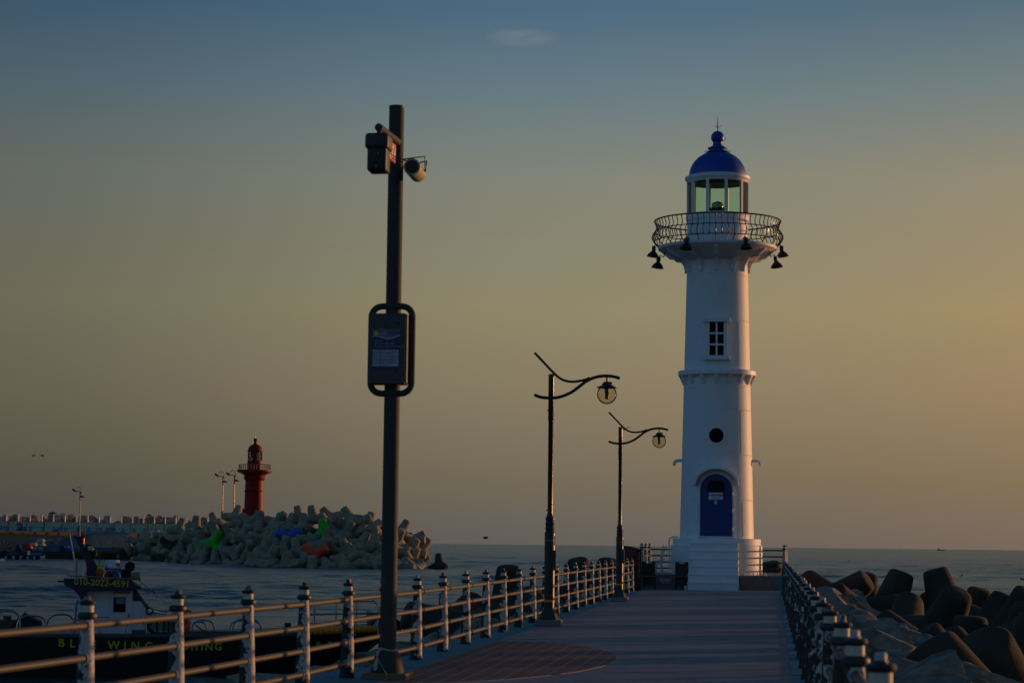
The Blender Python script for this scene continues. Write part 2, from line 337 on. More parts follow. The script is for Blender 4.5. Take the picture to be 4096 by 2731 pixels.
# ------------------------------------------------------------------ sea
def build_sea():
    import numpy as np
    # far sheet out to the horizon, and a finely modelled field of waves in front of it, as one mesh
    ds = [42.0]
    while ds[-1] < 1100: ds.append(ds[-1] + max(.3, ds[-1] * .0042))
    ds = np.array(ds); nc = 270; ts = np.linspace(-.46, .2, nc)
    D, T = np.meshgrid(ds, ts, indexing='ij'); X = D * T; Y = D
    rg = np.random.default_rng(3); Zs = np.zeros_like(X)
    for k in range(70):
        lam = 10 ** rg.uniform(-.1, .95); th = rg.normal(-1.45, .55); kx, ky = 2 * np.pi / lam * np.cos(th), 2 * np.pi / lam * np.sin(th)
        Zs += .0034 * lam ** .9 * np.sin(kx * X + ky * Y + rg.uniform(0, 6.28))
    for k in range(26):
        lam = 10 ** rg.uniform(.85, 1.5); th = rg.normal(-1.5, .35); kx, ky = 2 * np.pi / lam * np.cos(th), 2 * np.pi / lam * np.sin(th)
        Zs += .0034 * lam ** .9 * np.sin(kx * X + ky * Y + rg.uniform(0, 6.28))
    patch = 0.65 + .5 * np.sin(X * .05 + Y * .021 + 1) * np.sin(Y * .043 - X * .017)
    Zs *= patch
    fade = np.clip((1100 - D) / 500, 0, 1) * np.clip((D - 42) / 6, 0, 1) * np.clip((T + .46) / .03, 0, 1) * np.clip((.2 - T) / .03, 0, 1)
    Zs = Zs * fade + .05
    nr = len(ds); V = np.stack([X, Y, Zs], -1).reshape(-1, 3)
    idx = np.arange(nr * nc).reshape(nr, nc)
    Fq = np.stack([idx[:-1, :-1], idx[:-1, 1:], idx[1:, 1:], idx[1:, :-1]], -1).reshape(-1, 4)
    n0 = len(V); V = np.vstack([V, [(-30000, -400, 0), (30000, -400, 0), (30000, 30000, 0), (-30000, 30000, 0)]]); Fq = np.vstack([Fq, [(n0, n0 + 1, n0 + 2, n0 + 3)]])
    me = bpy.data.meshes.new('sea'); me.vertices.add(len(V)); me.vertices.foreach_set('co', V.ravel()); me.loops.add(Fq.size); me.loops.foreach_set('vertex_index', Fq.ravel())
    me.polygons.add(len(Fq)); me.polygons.foreach_set('loop_start', np.arange(0, Fq.size, 4)); me.polygons.foreach_set('loop_total', np.full(len(Fq), 4)); me.polygons.foreach_set('use_smooth', [True] * len(Fq))
    me.update(calc_edges=True); me.validate()
    tag(obj('sea', me, MATS['sea_water'], None, (0, 0, WATER)), 'dark rippled grey blue sea reaching to the horizon', kind='structure')
build_sea()

# ------------------------------------------------------------------ pier
XL, XR = -4.86, .45          # fence lines
DECK_Y0, DECK_Y1, PL_Y = -6.0, 81.2, 81.2
def build_pier():
    pier = empty('pier', (0, 0, 0)); tag(pier, 'long straight concrete pier with blue painted edges leading to the white lighthouse', kind='structure')
    MB().box(-5.2, .75, DECK_Y0, 91.0, -4.5, -.10).build('pier_body', M['concrete'], pier, smooth=False)
    MB().box(-5.9, -5.2, DECK_Y0, 27.7, -4.5, -.115).build('pier_body', M['concrete'], pier, smooth=False)
    cuts = [DECK_Y0] + [.4 + 9.1 * k for k in range(0, 9)] + [DECK_Y1]
    for a, b in zip(cuts[:-1], cuts[1:]):
        if b - a < .5: continue
        g = .025
        m = MB(); x0, x1 = (-5.2 if a > 27 else -5.45 if a > 18 else -5.95), .75
        ys = [a + g, a + g + .02, b - g - .02, b - g]
        m.box(x0, x1, a + g, b - g, -.12, 0)
        me = m.mesh('slab', False); bm = bmesh.new(); bm.from_mesh(me)
        ed = [e for e in bm.edges if all(v.co.z > -.01 for v in e.verts)]
        bmesh.ops.bevel(bm, geom=ed, offset=.015, segments=1, affect='EDGES'); bm.to_mesh(me); bm.free()
        obj('slab', me, M['deck'], pier)
        for nm, p0, p1 in (('painted_strip', x0 + .05, -4.5), ('painted_strip', .26, .72)):
            MB().box(p0, p1, a + g + .03, b - g - .03, -.02, .004).build(nm, M['bluestrip'], pier, smooth=False)
    # half-oval patch of printed red bricks by the left strip
    patch = MB(); cy, ry, rx = 30.3, 5.6, 2.35; x0 = -4.498
    poly = [(x0, cy - ry)] + [(x0 + rx * math.cos(t), cy + ry * math.sin(t)) for t in [(-90 + 180 * i / 48) * math.pi / 180 for i in range(1, 48)]] + [(x0, cy + ry)]
    patch.prism_z(poly, -.02, .004)
    po = patch.build('brick_patch', M['mortar'], pier, smooth=False)
    bw, bl, g = .22, .44, .026
    def inside(x, y): return x > x0 + .01 and ((x - x0) / (rx - .02)) ** 2 + ((y - cy) / (ry - .02)) ** 2 < 1
    k = 0; nx = int(rx / bw) + 1
    for i in range(nx):
        y = cy - ry - (bl / 2 if i % 2 else 0)
        while y < cy + ry:
            xa, xb, ya, yb = x0 + i * bw + g / 2, x0 + (i + 1) * bw - g / 2, y + g / 2, y + bl - g / 2
            # clip the brick to the oval
            pts = []
            N_ = 6
            edge = [(xa + (xb - xa) * t / 2, ya) for t in range(2)] + [(xb, ya + (yb - ya) * t / 4) for t in range(4)] + [(xb - (xb - xa) * t / 2, yb) for t in range(2)] + [(xa, yb - (yb - ya) * t / 4) for t in range(4)]
            cxm, cym = (xa + xb) / 2, (ya + yb) / 2
            ins = [inside(*p) for p in edge]
            if any(ins):
                out = []
                for p, q in zip(edge, ins):
                    if q: out.append(p)
                    else:
                        # pull the corner back to the rim along x
                        s_ = 1 - ((p[1] - cy) / (ry - .02)) ** 2
                        if s_ > 0:
                            xr = x0 + (rx - .02) * math.sqrt(s_)
                            if xr > xa + .03: out.append((min(p[0], xr), p[1]))
                if len(out) >= 4:
                    ded = [out[0]]
                    for p in out[1:]:
                        if (Vector(p) - Vector(ded[-1])).length > 1e-4: ded.append(p)
                    if len(ded) >= 4:
                        MB().prism_z(ded, .003, .0065).build('brick', M['brick'], po, smooth=False); k += 1
            y += bl
    return pier
build_pier()

# ------------------------------------------------------------------ railings
def post_parts():
    H = {}
    H['post'] = MB().lathe([(.092, -.02), (.092, .04), (.084, .05), (.078, .35), (.062, .75), (.05, .96), (.05, 1.0)], 20).mesh('post')
    def ring(R_, r, z): return MB().tube([(R_ * math.cos(a), R_ * math.sin(a), z) for a in [2 * math.pi * i / 20 for i in range(20)]], r, 8, closed=True).mesh('collar')
    m = MB(); m.lathe([(.03, .965), (.06, .972), (.076, .985), (.08, 1.0), (.076, 1.015), (.06, 1.028), (.03, 1.03)], 20); H['collar'] = m.mesh('collar')
    m = MB(); m.lathe([(.05, 1.028), (.05, 1.082)], 20); H['band'] = m.mesh('band')
    m = MB(); m.lathe([(.03, 1.08), (.056, 1.085), (.066, 1.096), (.068, 1.105), (.06, 1.118), (.03, 1.122)], 20); H['top_collar'] = m.mesh('top_collar')
    m = MB(); m.lathe([(.033, 1.118), (.033, 1.128), (.027, 1.132), (.027, 1.158), (.022, 1.165)], 6); H['cap'] = m.mesh('cap', True, 20)
    return H
PP = post_parts()
RZ = (.924, .67, .42, .17)
def taper(z):
    for (a, ra), (b, rb) in zip(((0, .09), (.35, .078), (.75, .062)), ((.35, .078), (.75, .062), (.96, .05))):
        if z <= b: return ra + (rb - ra) * (z - a) / (b - a)
    return .05
def add_post(fence, p):
    jx = random.uniform(-.006, .006)
    po = obj('post', PP['post'], MATS['flaking_paint'], fence, p, (jx, random.uniform(-.008, .008), random.uniform(-.35, .35)))
    obj('collar', PP['collar'], M['iron'], po); obj('band', PP['band'], M['cream'], po)
    obj('collar', PP['top_collar'], M['iron'], po); obj('cap', PP['cap'], M['cap'], po)
    return po
RAILM = {}
def add_rail(fence, a, b, name='rail'):
    a, b = Vector(a), Vector(b); L_ = (b - a).length
    key = round(L_, 2)
    if key not in RAILM: RAILM[key] = MB().tube([(0, 0, 0), (0, 0, L_)], .03, 12).mesh('rail')
    o = obj(name, RAILM[key], M['rail'], fence, a); o.rotation_euler = (b - a).to_track_quat('Z', 'Y').to_euler(); return o
def add_clamp(fence, c, d, r):
    key = 'clamp'
    if key not in RAILM: RAILM[key] = MB().tube([(.037 * math.cos(t), .037 * math.sin(t), 0) for t in [2 * math.pi * i / 16 for i in range(16)]], .011, 6, closed=True).mesh('clamp')
    o = obj('clamp', RAILM[key], M['ring'], fence, Vector(c) + Vector(d).normalized() * r); o.rotation_euler = Vector(d).to_track_quat('Z', 'Y').to_euler(); return o
def run_fence(fence, pts, clamps=True):
    for i, p in enumerate(pts):
        add_post(fence, p)
        if i:
            q = pts[i - 1]; d = Vector(p) - Vector(q)
            for z in RZ:
                a = Vector(q) + Vector((0, 0, z)); b = Vector(p) + Vector((0, 0, z))
                add_rail(fence, a, b)
                if clamps:
                    add_clamp(fence, a, d, taper(z) - .012); add_clamp(fence, b, -d, taper(z) - .012)
LP = [(-5.5, 14.5), (-5.37, 16.7), (-5.25, 18.9), (-5.16, 21.2), (-5.06, 23.3), (-5.0, 25.5), (-4.93, 27.6)] + [(-4.86, 29.7 + 2.45 * k) for k in range(21)]
LPOSTS = [p[1] for p in LP]
RPOSTS = [9.3 + 2.5 * k for k in range(-2, 28)]
def build_fences():
    f = empty('railing', (0, 0, 0), 0, 'weathered iron railing with flaking white posts beside the grey camera pole, harbour side', 'railing')
    run_fence(f, [(x, y, 0) for x, y in LP])
    f = empty('railing', (0, 0, 0), 0, 'weathered iron railing running along the open sea side above the stone revetment', 'railing')
    run_fence(f, [(XR, y, 0) for y in RPOSTS])
    f = empty('railing', (0, 0, 0), 0, 'raised railing with dark rails round the terrace behind the white lighthouse', 'railing')
    zt = .54; ring = [(XL, 82.0, zt), (XL, 84.8, zt), (XL, 87.6, zt), (-3.1, 88.6, zt), (-1.2, 88.6, zt), (.6, 88.6, zt), (.55, 86.0, zt), (.5, 83.4, zt), (.48, 81.5, zt)]
    run_fence(f, ring, False)
    for z in RZ:      # slanting rails joining raised and low railings
        add_rail(f, (.48, 81.5, zt + z), (XR, 76.8, z)); add_rail(f, (XL, 82.0, zt + z), (-4.86, LPOSTS[-1], z))
build_fences()

# ------------------------------------------------------------------ terrace under the lighthouse
def build_terrace():
    t = empty('terrace', (0, 0, 0)); tag(t, 'low raised stone terrace carrying the white lighthouse', kind='structure')
    me = MB().box(-5.15, .72, PL_Y, 90.8, -.05, .54).mesh('terrace_block', False)
    bm = bmesh.new(); bm.from_mesh(me); bmesh.ops.bevel(bm, geom=bm.edges[:], offset=.02, segments=1, affect='EDGES'); bm.to_mesh(me); bm.free()
    obj('terrace_block', me, M['plinth'], t)
    MB().box(.24, .70, PL_Y - .006, PL_Y + .01, 0.01, .52).build('painted_strip', M['bluestrip'], t, smooth=False)
build_terrace()

# ------------------------------------------------------------------ white lighthouse
AY = 83.2
AX = at(2867, 2150, AY).x
def lz(sy, front=0.0): return at(2867, sy, AY - front).z
LM = mpp((AX, AY, 5))
def build_lighthouse():
    lh = empty('lighthouse', (AX, AY, 0), 0, 'tall white lighthouse with blue dome, blue arched door and railed gallery', 'lighthouse')
    S = 64; px = LM
    rT = lambda sy: (147 + (sy - 2152) * (147 - 123) / (2152 - 1094)) * px
    # drum and ring at the foot
    MB().lathe([(181 * px, .54), (181 * px, lz(2181)), (179 * px, lz(2179))], S).build('drum', M['white'], lh)
    MB().lathe([(175 * px, lz(2182)), (175 * px, lz(2155)), (173 * px, lz(2153))], S).build('drum_ring', M['white'], lh)
    # shaft built as three stacked cans with fine joints
    js = [2155, 2001, 1823, 1645, 1551, 1291, 1110, 1030]
    prof = []
    for a, b in zip(js[:-1], js[1:]):
        za, zb = lz(a), lz(b)
        can = [(rT(a), za + .012), (rT(b), zb - .0), ]
        prof += [(rT(a) - .008, za), (rT(a), za + .012), (rT(b), zb - .012), (rT(b) - .008, zb)]
    MB().lathe(prof, S).build('shaft', M['white'], lh, ang=25)
    # one vertical plate seam on the sunny side
    for a, b, off in ((2145, 2010, 100), (1818, 1650, 98), (1480, 1296, 95)):
        za, zb = lz(a), lz(b); th = -math.acos(min(.99, off / 140.))
        MB().tube([((rT(a) - .001) * math.cos(th), (rT(a) - .001) * math.sin(th), za), ((rT(b) - .001) * math.cos(th), (rT(b) - .001) * math.sin(th), zb)], .008, 6).build('plate_seam', M['white_trim'], lh)
    # mid cornice with corbels
    MB().lathe([(131 * px, lz(1508)), (154 * px, lz(1506)), (156 * px, lz(1504)), (156 * px, lz(1488)), (154 * px, lz(1486)), (128 * px, lz(1482))], S).build('cornice', M['white_trim'], lh)
    MB().lathe([(rT(1550) + .012, lz(1551)), (rT(1550) + .02, lz(1553)), (rT(1550) + .012, lz(1557))], S).build('cornice_bead', M['white_trim'], lh)
    cor = MB(); zt, zb = lz(1503), lz(1543)
    w = 14 * px / 2
    cor.quad_strip([[(132 * px, -w, zb), (136 * px, -w, zb), (151 * px, -w, zt - .06), (151 * px, -w, zt), (128 * px, -w, zt)], [(132 * px, w, zb), (136 * px, w, zb), (151 * px, w, zt - .06), (151 * px, w, zt), (128 * px, w, zt)]])
    cm = cor.mesh('corbel', False)
    nC = 16
    for k in range(nC): obj('corbel', cm, M['white_trim'], lh, None, (0, 0, -math.pi / 2 + 2 * math.pi * k / nC))
    # gallery
    rimR = 238 * px; zr = lz(990)
    zin = lz(1043); zbr = lz(1094)
    MB().lathe([(118 * px, lz(1049)), (157 * px, lz(1043)), (rimR - .03, zr - .12), (rimR, zr - .1), (rimR + .02, zr - .02), (rimR, zr), (100 * px, zr)], S).build('gallery_floor', M['white'], lh)
    zf = zr - .26
    br = MB(); pts = []
    for i in range(9):
        t = i / 8; a = t * math.pi / 2
        pts.append((131 * px + 36 * px * (1 - math.cos(a)), zbr + (lz(1040) - zbr) * math.sin(a)))
    outer = pts; th = .11
    inner = [(122 * px, zbr)] + [(122 * px, lz(1025)), (174 * px, lz(1018))]
    # solid curved bracket: outline between curve and the shaft, hollow behind for the open spandrel
    curve = [(x + .0, z) for x, z in pts]; back = [(x - .0, z + th + .02) for x, z in pts]
    zc = lambda r_: lz(1043) + (zr - .12 - lz(1043)) * (r_ - 157 * px) / (rimR - .03 - 157 * px)      # underside of the floor
    out = [(x, z) for x, z in curve] + [(192 * px, zc(192 * px) - .12), (224 * px, zc(224 * px) - .03), (222 * px, zc(222 * px) + .03), (157 * px, zc(157 * px) + .03), (121 * px, lz(1040)), (121 * px, zbr)]
    ring_l = [(x, -.065, z) for x, z in out]; ring_r = [(x, .065, z) for x, _, z in ring_l]
    br.quad_strip([ring_l, ring_r])
    bmh = br.mesh('bracket', False); nB = 12
    for k in range(nB): obj('bracket', bmh, M['white_trim'], lh, None, (0, 0, -math.pi / 2 + 2 * math.pi * k / nB))
    # gallery railing: bellied stainless balusters
    gr = MB(); z0 = zr
    hT = lz(888) - zr
    bal = [(238, 0), (250, .12), (260, .26), (264, .36), (262, .46), (254, .57), (247, .68), (246, .78), (250, .9), (254, 1.0)]
    def belly(h):
        for (ra, ha), (rb, hb) in zip(bal[:-1], bal[1:]):
            if h <= hb: return ra + (rb - ra) * (h - ha) / (hb - ha)
        return 254
    def circ(h, r=.022, seg=72):
        rr = belly(h) * px; return MB().tube([(rr * math.cos(t), rr * math.sin(t), z0 + h * hT) for t in [2 * math.pi * i / seg for i in range(seg)]], r, 6, closed=True)
    rail = circ(1.0, .03).build('gallery_railing', M['bronze'], lh)
    for h in (.6, .2): circ(h, .02).build('hoop', M['bronze'], rail)
    bmL = MB().tube([(belly(h) * px, 0, z0 + h * hT) for h in (0, .12, .26, .36, .46, .57, .68, .78, .9, 1.0)], .019, 6).mesh('baluster')
    bmS = MB().tube([(belly(h) * px, 0, z0 + h * hT) for h in (.2, .26, .36, .46, .57, .68, .78, .9, 1.0)], .017, 6).mesh('baluster')
    nb = 66
    for k in range(nb): obj('baluster', bmL if k % 3 == 0 else bmS, M['bronze'], rail, None, (0, 0, -math.pi / 2 + 2 * math.pi * k / nb))
    # floodlights hung under the rim
    fl = MB(); fl.lathe([(.02, .0), (.065, -.02), (.075, -.08), (.1, -.11), (.19, -.2), (.235, -.29), (.24, -.31), (.22, -.31), (.17, -.2), (.05, -.12)], 20, caps=False)
    flm = fl.mesh('shade')
    cap = MB().box(-.07, .07, -.06, .06, -.06, .1).mesh('lamp_head')
    for ang, dr, dz in ((-118, .10, -.02), (-62, .10, -.02), (178, .18, -.02), (197, .06, -.55), (2, .18, -.04), (-17, .06, -.55), (90, .1, -.02), (60, .1, -.02), (120, .1, -.02)):
        a = R(ang); rr = rimR + dr
        e = obj('floodlight', cap, M['black'], lh, (rr * math.cos(a), rr * math.sin(a), zr - .0 + dz), (0, 0, a))
        obj('shade', flm, M['black'], e, (0, 0, -.02), (0, R(-8), 0))
        MB().tube([(-.42, 0, -.03 - dz), (-.3, 0, .02 - dz * .7), (-.2, 0, .1), (-.05, 0, .16), (0, 0, .05)], .022, 6).build('lamp_arm', M['black'], e)
    # lantern parapet
    zp = lz(862); zg = lz(852)
    MB().lathe([(122 * px, zr - .02), (122 * px, lz(890)), (126 * px, lz(886)), (128 * px, lz(872)), (124 * px, zp), (118 * px, zp)], S).build('parapet', M['white'], lh)
    pd = MB().box(-.42, .42, -122 * px - .05, -122 * px + .1, zr + .02, zr + .72)
    pdo = pd.build('gallery_hatch', M['white_trim'], lh, smooth=False)
    MB().box(-.36, .36, -122 * px - .065, -122 * px, zr + .08, zr + .66).build('panel', M['white'], pdo, smooth=False)
    # glazing
    zc = lz(716)
    gr_ = 121 * px; nM = 10
    mu = MB().box(-.05, .05, -.03, .06, zp - .02, zc + .05).mesh('mullion', False)
    for k in range(nM):
        a = -math.pi / 2 + 2 * math.pi * (k + .5) / nM
        obj('mullion', mu, M['white_trim'], lh, (gr_ * math.cos(a), gr_ * math.sin(a), 0), (0, 0, a + math.pi / 2))
        a2 = -math.pi / 2 + 2 * math.pi * k / nM; ap = gr_ * math.cos(math.pi / nM); hw = gr_ * math.sin(math.pi / nM)
        obj('glass_pane', MB().box(-hw, hw, -.006, .006, zp - .02, zc + .05).mesh('pane', False) if k == 0 else bpy.data.meshes['pane'], MATS['pane_glass'], lh, (ap * math.cos(a2), ap * math.sin(a2), 0), (0, 0, a2 + math.pi / 2))
    # lens inside
    zl = lz(855)
    ped = MB().lathe([(.5, zp - .05), (.5, zp + .02), (.22, zp + .03), (.2, lz(842)), (.34, lz(840)), (.34, lz(834)), (.16, lz(832))], 24).build('beacon', M['hedge'], lh)
    MB().lathe([(.22, lz(833)), (.235, lz(824)), (.22, lz(815)), (.2, lz(812)), (.1, lz(808)), (.02, lz(805))], 20).build('lens', M['lens'], ped)
    # ring and dome
    MB().lathe([(112 * px, lz(735)), (123 * px, lz(735)), (125 * px, lz(728)), (131 * px, lz(722)), (132 * px, lz(712)), (118 * px, lz(706)), (110 * px, lz(706))], S, caps=False).build('lantern_cornice', M['white_trim'], lh)
    dz0, dz1 = lz(710), lz(612); dome = []
    for i in range(17):
        t = i / 16 * math.pi / 2; dome.append((max(.02, 116 * px * math.cos(t) ** .92), dz0 + (dz1 - dz0) * 1.05 * math.sin(t)))
    do = MB().lathe(dome, S, caps=False).build('dome', M['blue'], lh)
    inn = [(r * .97, z - .03) for r, z in dome]
    MB().lathe([(112 * px, lz(714))] + inn, S, caps=False).build('dome_lining', M['hedge'], do)
    MB().lathe([(43 * px, lz(613)), (46 * px, lz(611)), (44 * px, lz(607)), (34 * px, lz(604)), (34 * px, lz(599)), (40 * px, lz(597)), (40 * px, lz(592)), (28 * px, lz(588)), (20 * px, lz(583)), (18.5 * px, lz(572)), (20 * px, lz(568))], 32).build('vent', M['blue'], do)
    MB().sphere((0, 0, lz(551)), 27 * px, 24, 16).build('ball', M['blue'], do)
    MB().tube([(0, 0, lz(526)), (0, 0, lz(467))], [.02, .008], 6).build('lightning_rod', M['black'], do)
    for a in (20, 140, 260):
        MB().tube([(0, 0, lz(512)), (.17 * math.cos(R(a)), .17 * math.sin(R(a)), lz(503))], .009, 5).build('prong', M['black'], do)
    for sx in (-1, 1):
        c = sx * 47 * px
        MB().tube([(c + .05 * math.cos(t), 0, lz(608) + .04 * math.sin(t)) for t in [2 * math.pi * i / 10 for i in range(10)]], .012, 5, closed=True).build('eye_ring', M['blue'], do)
    MB().tube([(27 * px + .045 * math.cos(t), 0, lz(556) + .06 * math.sin(t)) for t in [2 * math.pi * i / 10 for i in range(10)]], .01, 5, closed=True).build('eye_ring', M['blue'], do)
    # window
    cx = 1 * px
    def fz(sy, rr): return at(2867, sy, AY - rr).z
    rw = rT(1400); yf = -rw - .11
    wz0, wz1 = fz(1423, rw), fz(1288, rw)
    hw = 28 * px; fw = .09
    wo = MB()
    wo.box(cx - hw - .14, cx - hw, yf, yf + .3, wz0 - .05, wz1 + .05); wo.box(cx + hw, cx + hw + .14, yf, yf + .3, wz0 - .05, wz1 + .05)
    win = wo.build('window', M['white_trim'], lh, smooth=False)
    MB().box(cx - 53 * px, cx + 53 * px, yf - .1, yf + .3, wz1, wz1 + .145).build('lintel', M['white_trim'], win, smooth=False)
    MB().box(cx - 52 * px, cx + 52 * px, yf - .09, yf + .3, wz0 - .15, wz0 + .01).build('sill', M['white_trim'], win, smooth=False)
    b = MB().box(cx - .035, cx + .035, yf + .03, yf + .08, wz0, wz1)
    for k in (1, 2):
        zz = wz0 + (wz1 - wz0) * k / 3; b.box(cx - hw, cx - .035, yf + .032, yf + .078, zz - .035, zz + .035); b.box(cx + .035, cx + hw, yf + .032, yf + .078, zz - .035, zz + .035)
    b.build('glazing_bar', M['white_trim'], win, smooth=False)
    for i in (0, 1):
        for k in range(3):
            z_ = wz0 + (wz1 - wz0) * k / 3; z2 = wz0 + (wz1 - wz0) * (k + 1) / 3
            MB().box(cx - hw if i == 0 else cx + .02, cx - .02 if i == 0 else cx + hw, yf + .055 + i * .0, yf + .06, z_ + .02, z2 - .02).build('pane', M['dark'], win, smooth=False)
    # porthole
    rp = rT(1741); yp = -rp; zc_ = fz(1741, rp)
    rad = 30 * px
    po = MB().tube([(cx + (rad + .02) * math.cos(t), yp - .005, zc_ + (rad + .02) * math.sin(t)) for t in [2 * math.pi * i / 36 for i in range(36)]], .035, 8, closed=True).build('porthole', M['white_trim'], lh)
    MB().quad_strip([[(cx + rad * math.cos(t), yp - .008, zc_ + rad * math.sin(t)) for t in [2 * math.pi * i / 36 for i in range(36)]], [(cx + rad * math.cos(t), yp + .2, zc_ + rad * math.sin(t)) for t in [2 * math.pi * i / 36 for i in range(36)]]]).build('pane', M['dark'], po)
    for k in range(8):
        a = 2 * math.pi * k / 8; r2 = rad + .24
        xx = cx + r2 * math.cos(a); MB().sphere((xx, -math.sqrt(rp * rp - xx * xx) - .0, zc_ + r2 * math.sin(a)), .03, 8, 6).build('bolt', M['white_trim'], po)
    # door, hood, louvre, notices
    rd = rT(2050); yd = -rd
    dz0_, dzt = fz(2143, rd), fz(1895, rd); hwD = 62.5 * px; zs = dzt - hwD
    def arch(hw_, z0_, zs_, ex=0, n=20):
        return [(cx - hw_, z0_), (cx + hw_, z0_)] + [(cx + hw_ * math.cos(t), zs_ + hw_ * math.sin(t)) for t in [math.pi * i / n for i in range(n + 1)]]
    MB().prism(arch(hwD + .07, dz0_ - .05, zs), yd - .03, yd + .3).build('door_frame', M['white_trim'], lh, smooth=False)
    door = MB().prism(arch(hwD, dz0_, zs), yd - .05, yd + .0).build('door', M['door'], lh, smooth=False)
    lh_z = fz(1963, rd); lw = 34 * px
    lv = MB(); n = 9
    for i in range(n):
        z_ = lh_z + i * .047; h = .02
        w_ = lw if z_ < lh_z + .12 else lw * math.sqrt(max(.05, 1 - ((z_ - lh_z - .12) / .36) ** 2))
        MB().quad_strip([[(cx - w_, yd - .05, z_ + h), (cx - w_, yd - .085, z_), (cx - w_, yd - .05, z_ - h)], [(cx + w_, yd - .05, z_ + h), (cx + w_, yd - .085, z_), (cx + w_, yd - .05, z_ - h)]]).build('slat', M['lamp_dark'], door, smooth=False)
    sw = 27.5 * px; sz0, sz1 = fz(1998, rd), fz(1970, rd)
    sg = MB().box(cx - .02 - sw, cx - .02 + sw, yd - .068, yd - .049, sz0, sz1).build('notice', M['signwhite'], door, smooth=False)
    text_mesh('나사방파제등대', .108, M['inkprint'], sg, (cx - .02, yd - .071, sz0 + (sz1 - sz0) * .62), spacing=.95, bold=.002)
    text_mesh('울산지방해양수산청', .04, M['inkprint'], sg, (cx - .02, yd - .071, sz0 + (sz1 - sz0) * .28))
    MB().box(cx - sw, cx + sw - .04, yd - .071, yd - .066, sz0 + .015, sz0 + .03).build('stripe', M['blueink'], sg, smooth=False)
    MB().box(cx - .065, cx + .04, yd - .06, yd - .049, fz(2016, rd), fz(2002, rd)).build('lock_plate', M['paleprint'], door, smooth=False)
    for zz in (fz(2115, rd), fz(1975, rd), fz(2040, rd)):
        MB().tube([(cx + hwD + .02, yd - .055, zz - .06), (cx + hwD + .02, yd - .055, zz + .06)], .02, 8).build('hinge', M['white_trim'], door)
    # arched hood
    ho = 88 * px; hi = 80 * px; zh = fz(1937, rd) - .03; n = 24
    hs = fz(1866, rd + .45); zc0 = zh
    th0 = R(8); arcO = [(cx + ho * math.cos(t), zc0 + (hs - zc0) * math.sin(t)) for t in [th0 * 0 + math.pi * i / n for i in range(n + 1)]]
    arcI = [(cx + hi * math.cos(t), zc0 - .005 + (hs - zc0 - .07) * math.sin(t)) for t in [math.pi * i / n for i in range(n + 1)]]
    MB().prism(arcO + arcI[::-1], yd - .42, yd + .55).build('door_hood', M['white_trim'], lh)
    # overflow spouts on each flank
    for s_ in (-1, 1):
        r0 = rT(1845); zz = lz(1842)
        MB().tube([(s_ * (r0 - .05), 0, zz), (s_ * (r0 + .14), 0, zz), (s_ * (r0 + .22), 0, zz - .02), (s_ * (r0 + .28), 0, zz - .08), (s_ * (r0 + .3), 0, zz - .2)], .065, 10).build('spout', M['white_trim'], lh)
    # cable conduit on the left
    xk = -181 * px - .03
    MB().tube([(-150 * px, -.55, lz(2148)), (-172 * px, -.5, lz(2148)), (xk - .0, -.42, lz(2152)), (xk - .03, -.4, lz(2165)), (xk - .03, -.4, .75), (xk - .05, -.4, .62), (xk - .3, -.5, .57)], .028, 8).build('conduit', M['white_trim'], lh)
    # steps
    st = None; nS = 6; top = 1.74; w = .93; y_foot = 79.9 - AY; run = (-181 * px + .1 - y_foot) / nS
    xs = at(2852, 2360, 80).x - AX
    for k in range(nS):
        z1 = top * (k + 1) / nS; y0 = y_foot + k * .25
        wk = w - k * .008
        b_ = MB().box(xs - wk, xs + wk, y0, -1.2, 0.0 if k == 0 else top * k / nS, z1)
        me = b_.mesh('step', False); bm = bmesh.new(); bm.from_mesh(me); bmesh.ops.bevel(bm, geom=[e for e in bm.edges if all(v.co.z > z1 - .01 for v in e.verts)], offset=.012, segments=1, affect='EDGES'); bm.to_mesh(me); bm.free()
        obj('step', me, M['white'], lh)
        MB().box(xs - wk - .008, xs + wk + .008, y0 - .025, y0 + .2, z1 - .045, z1 + .004).build('tread_nosing', M['white'], lh, smooth=False)
build_lighthouse()

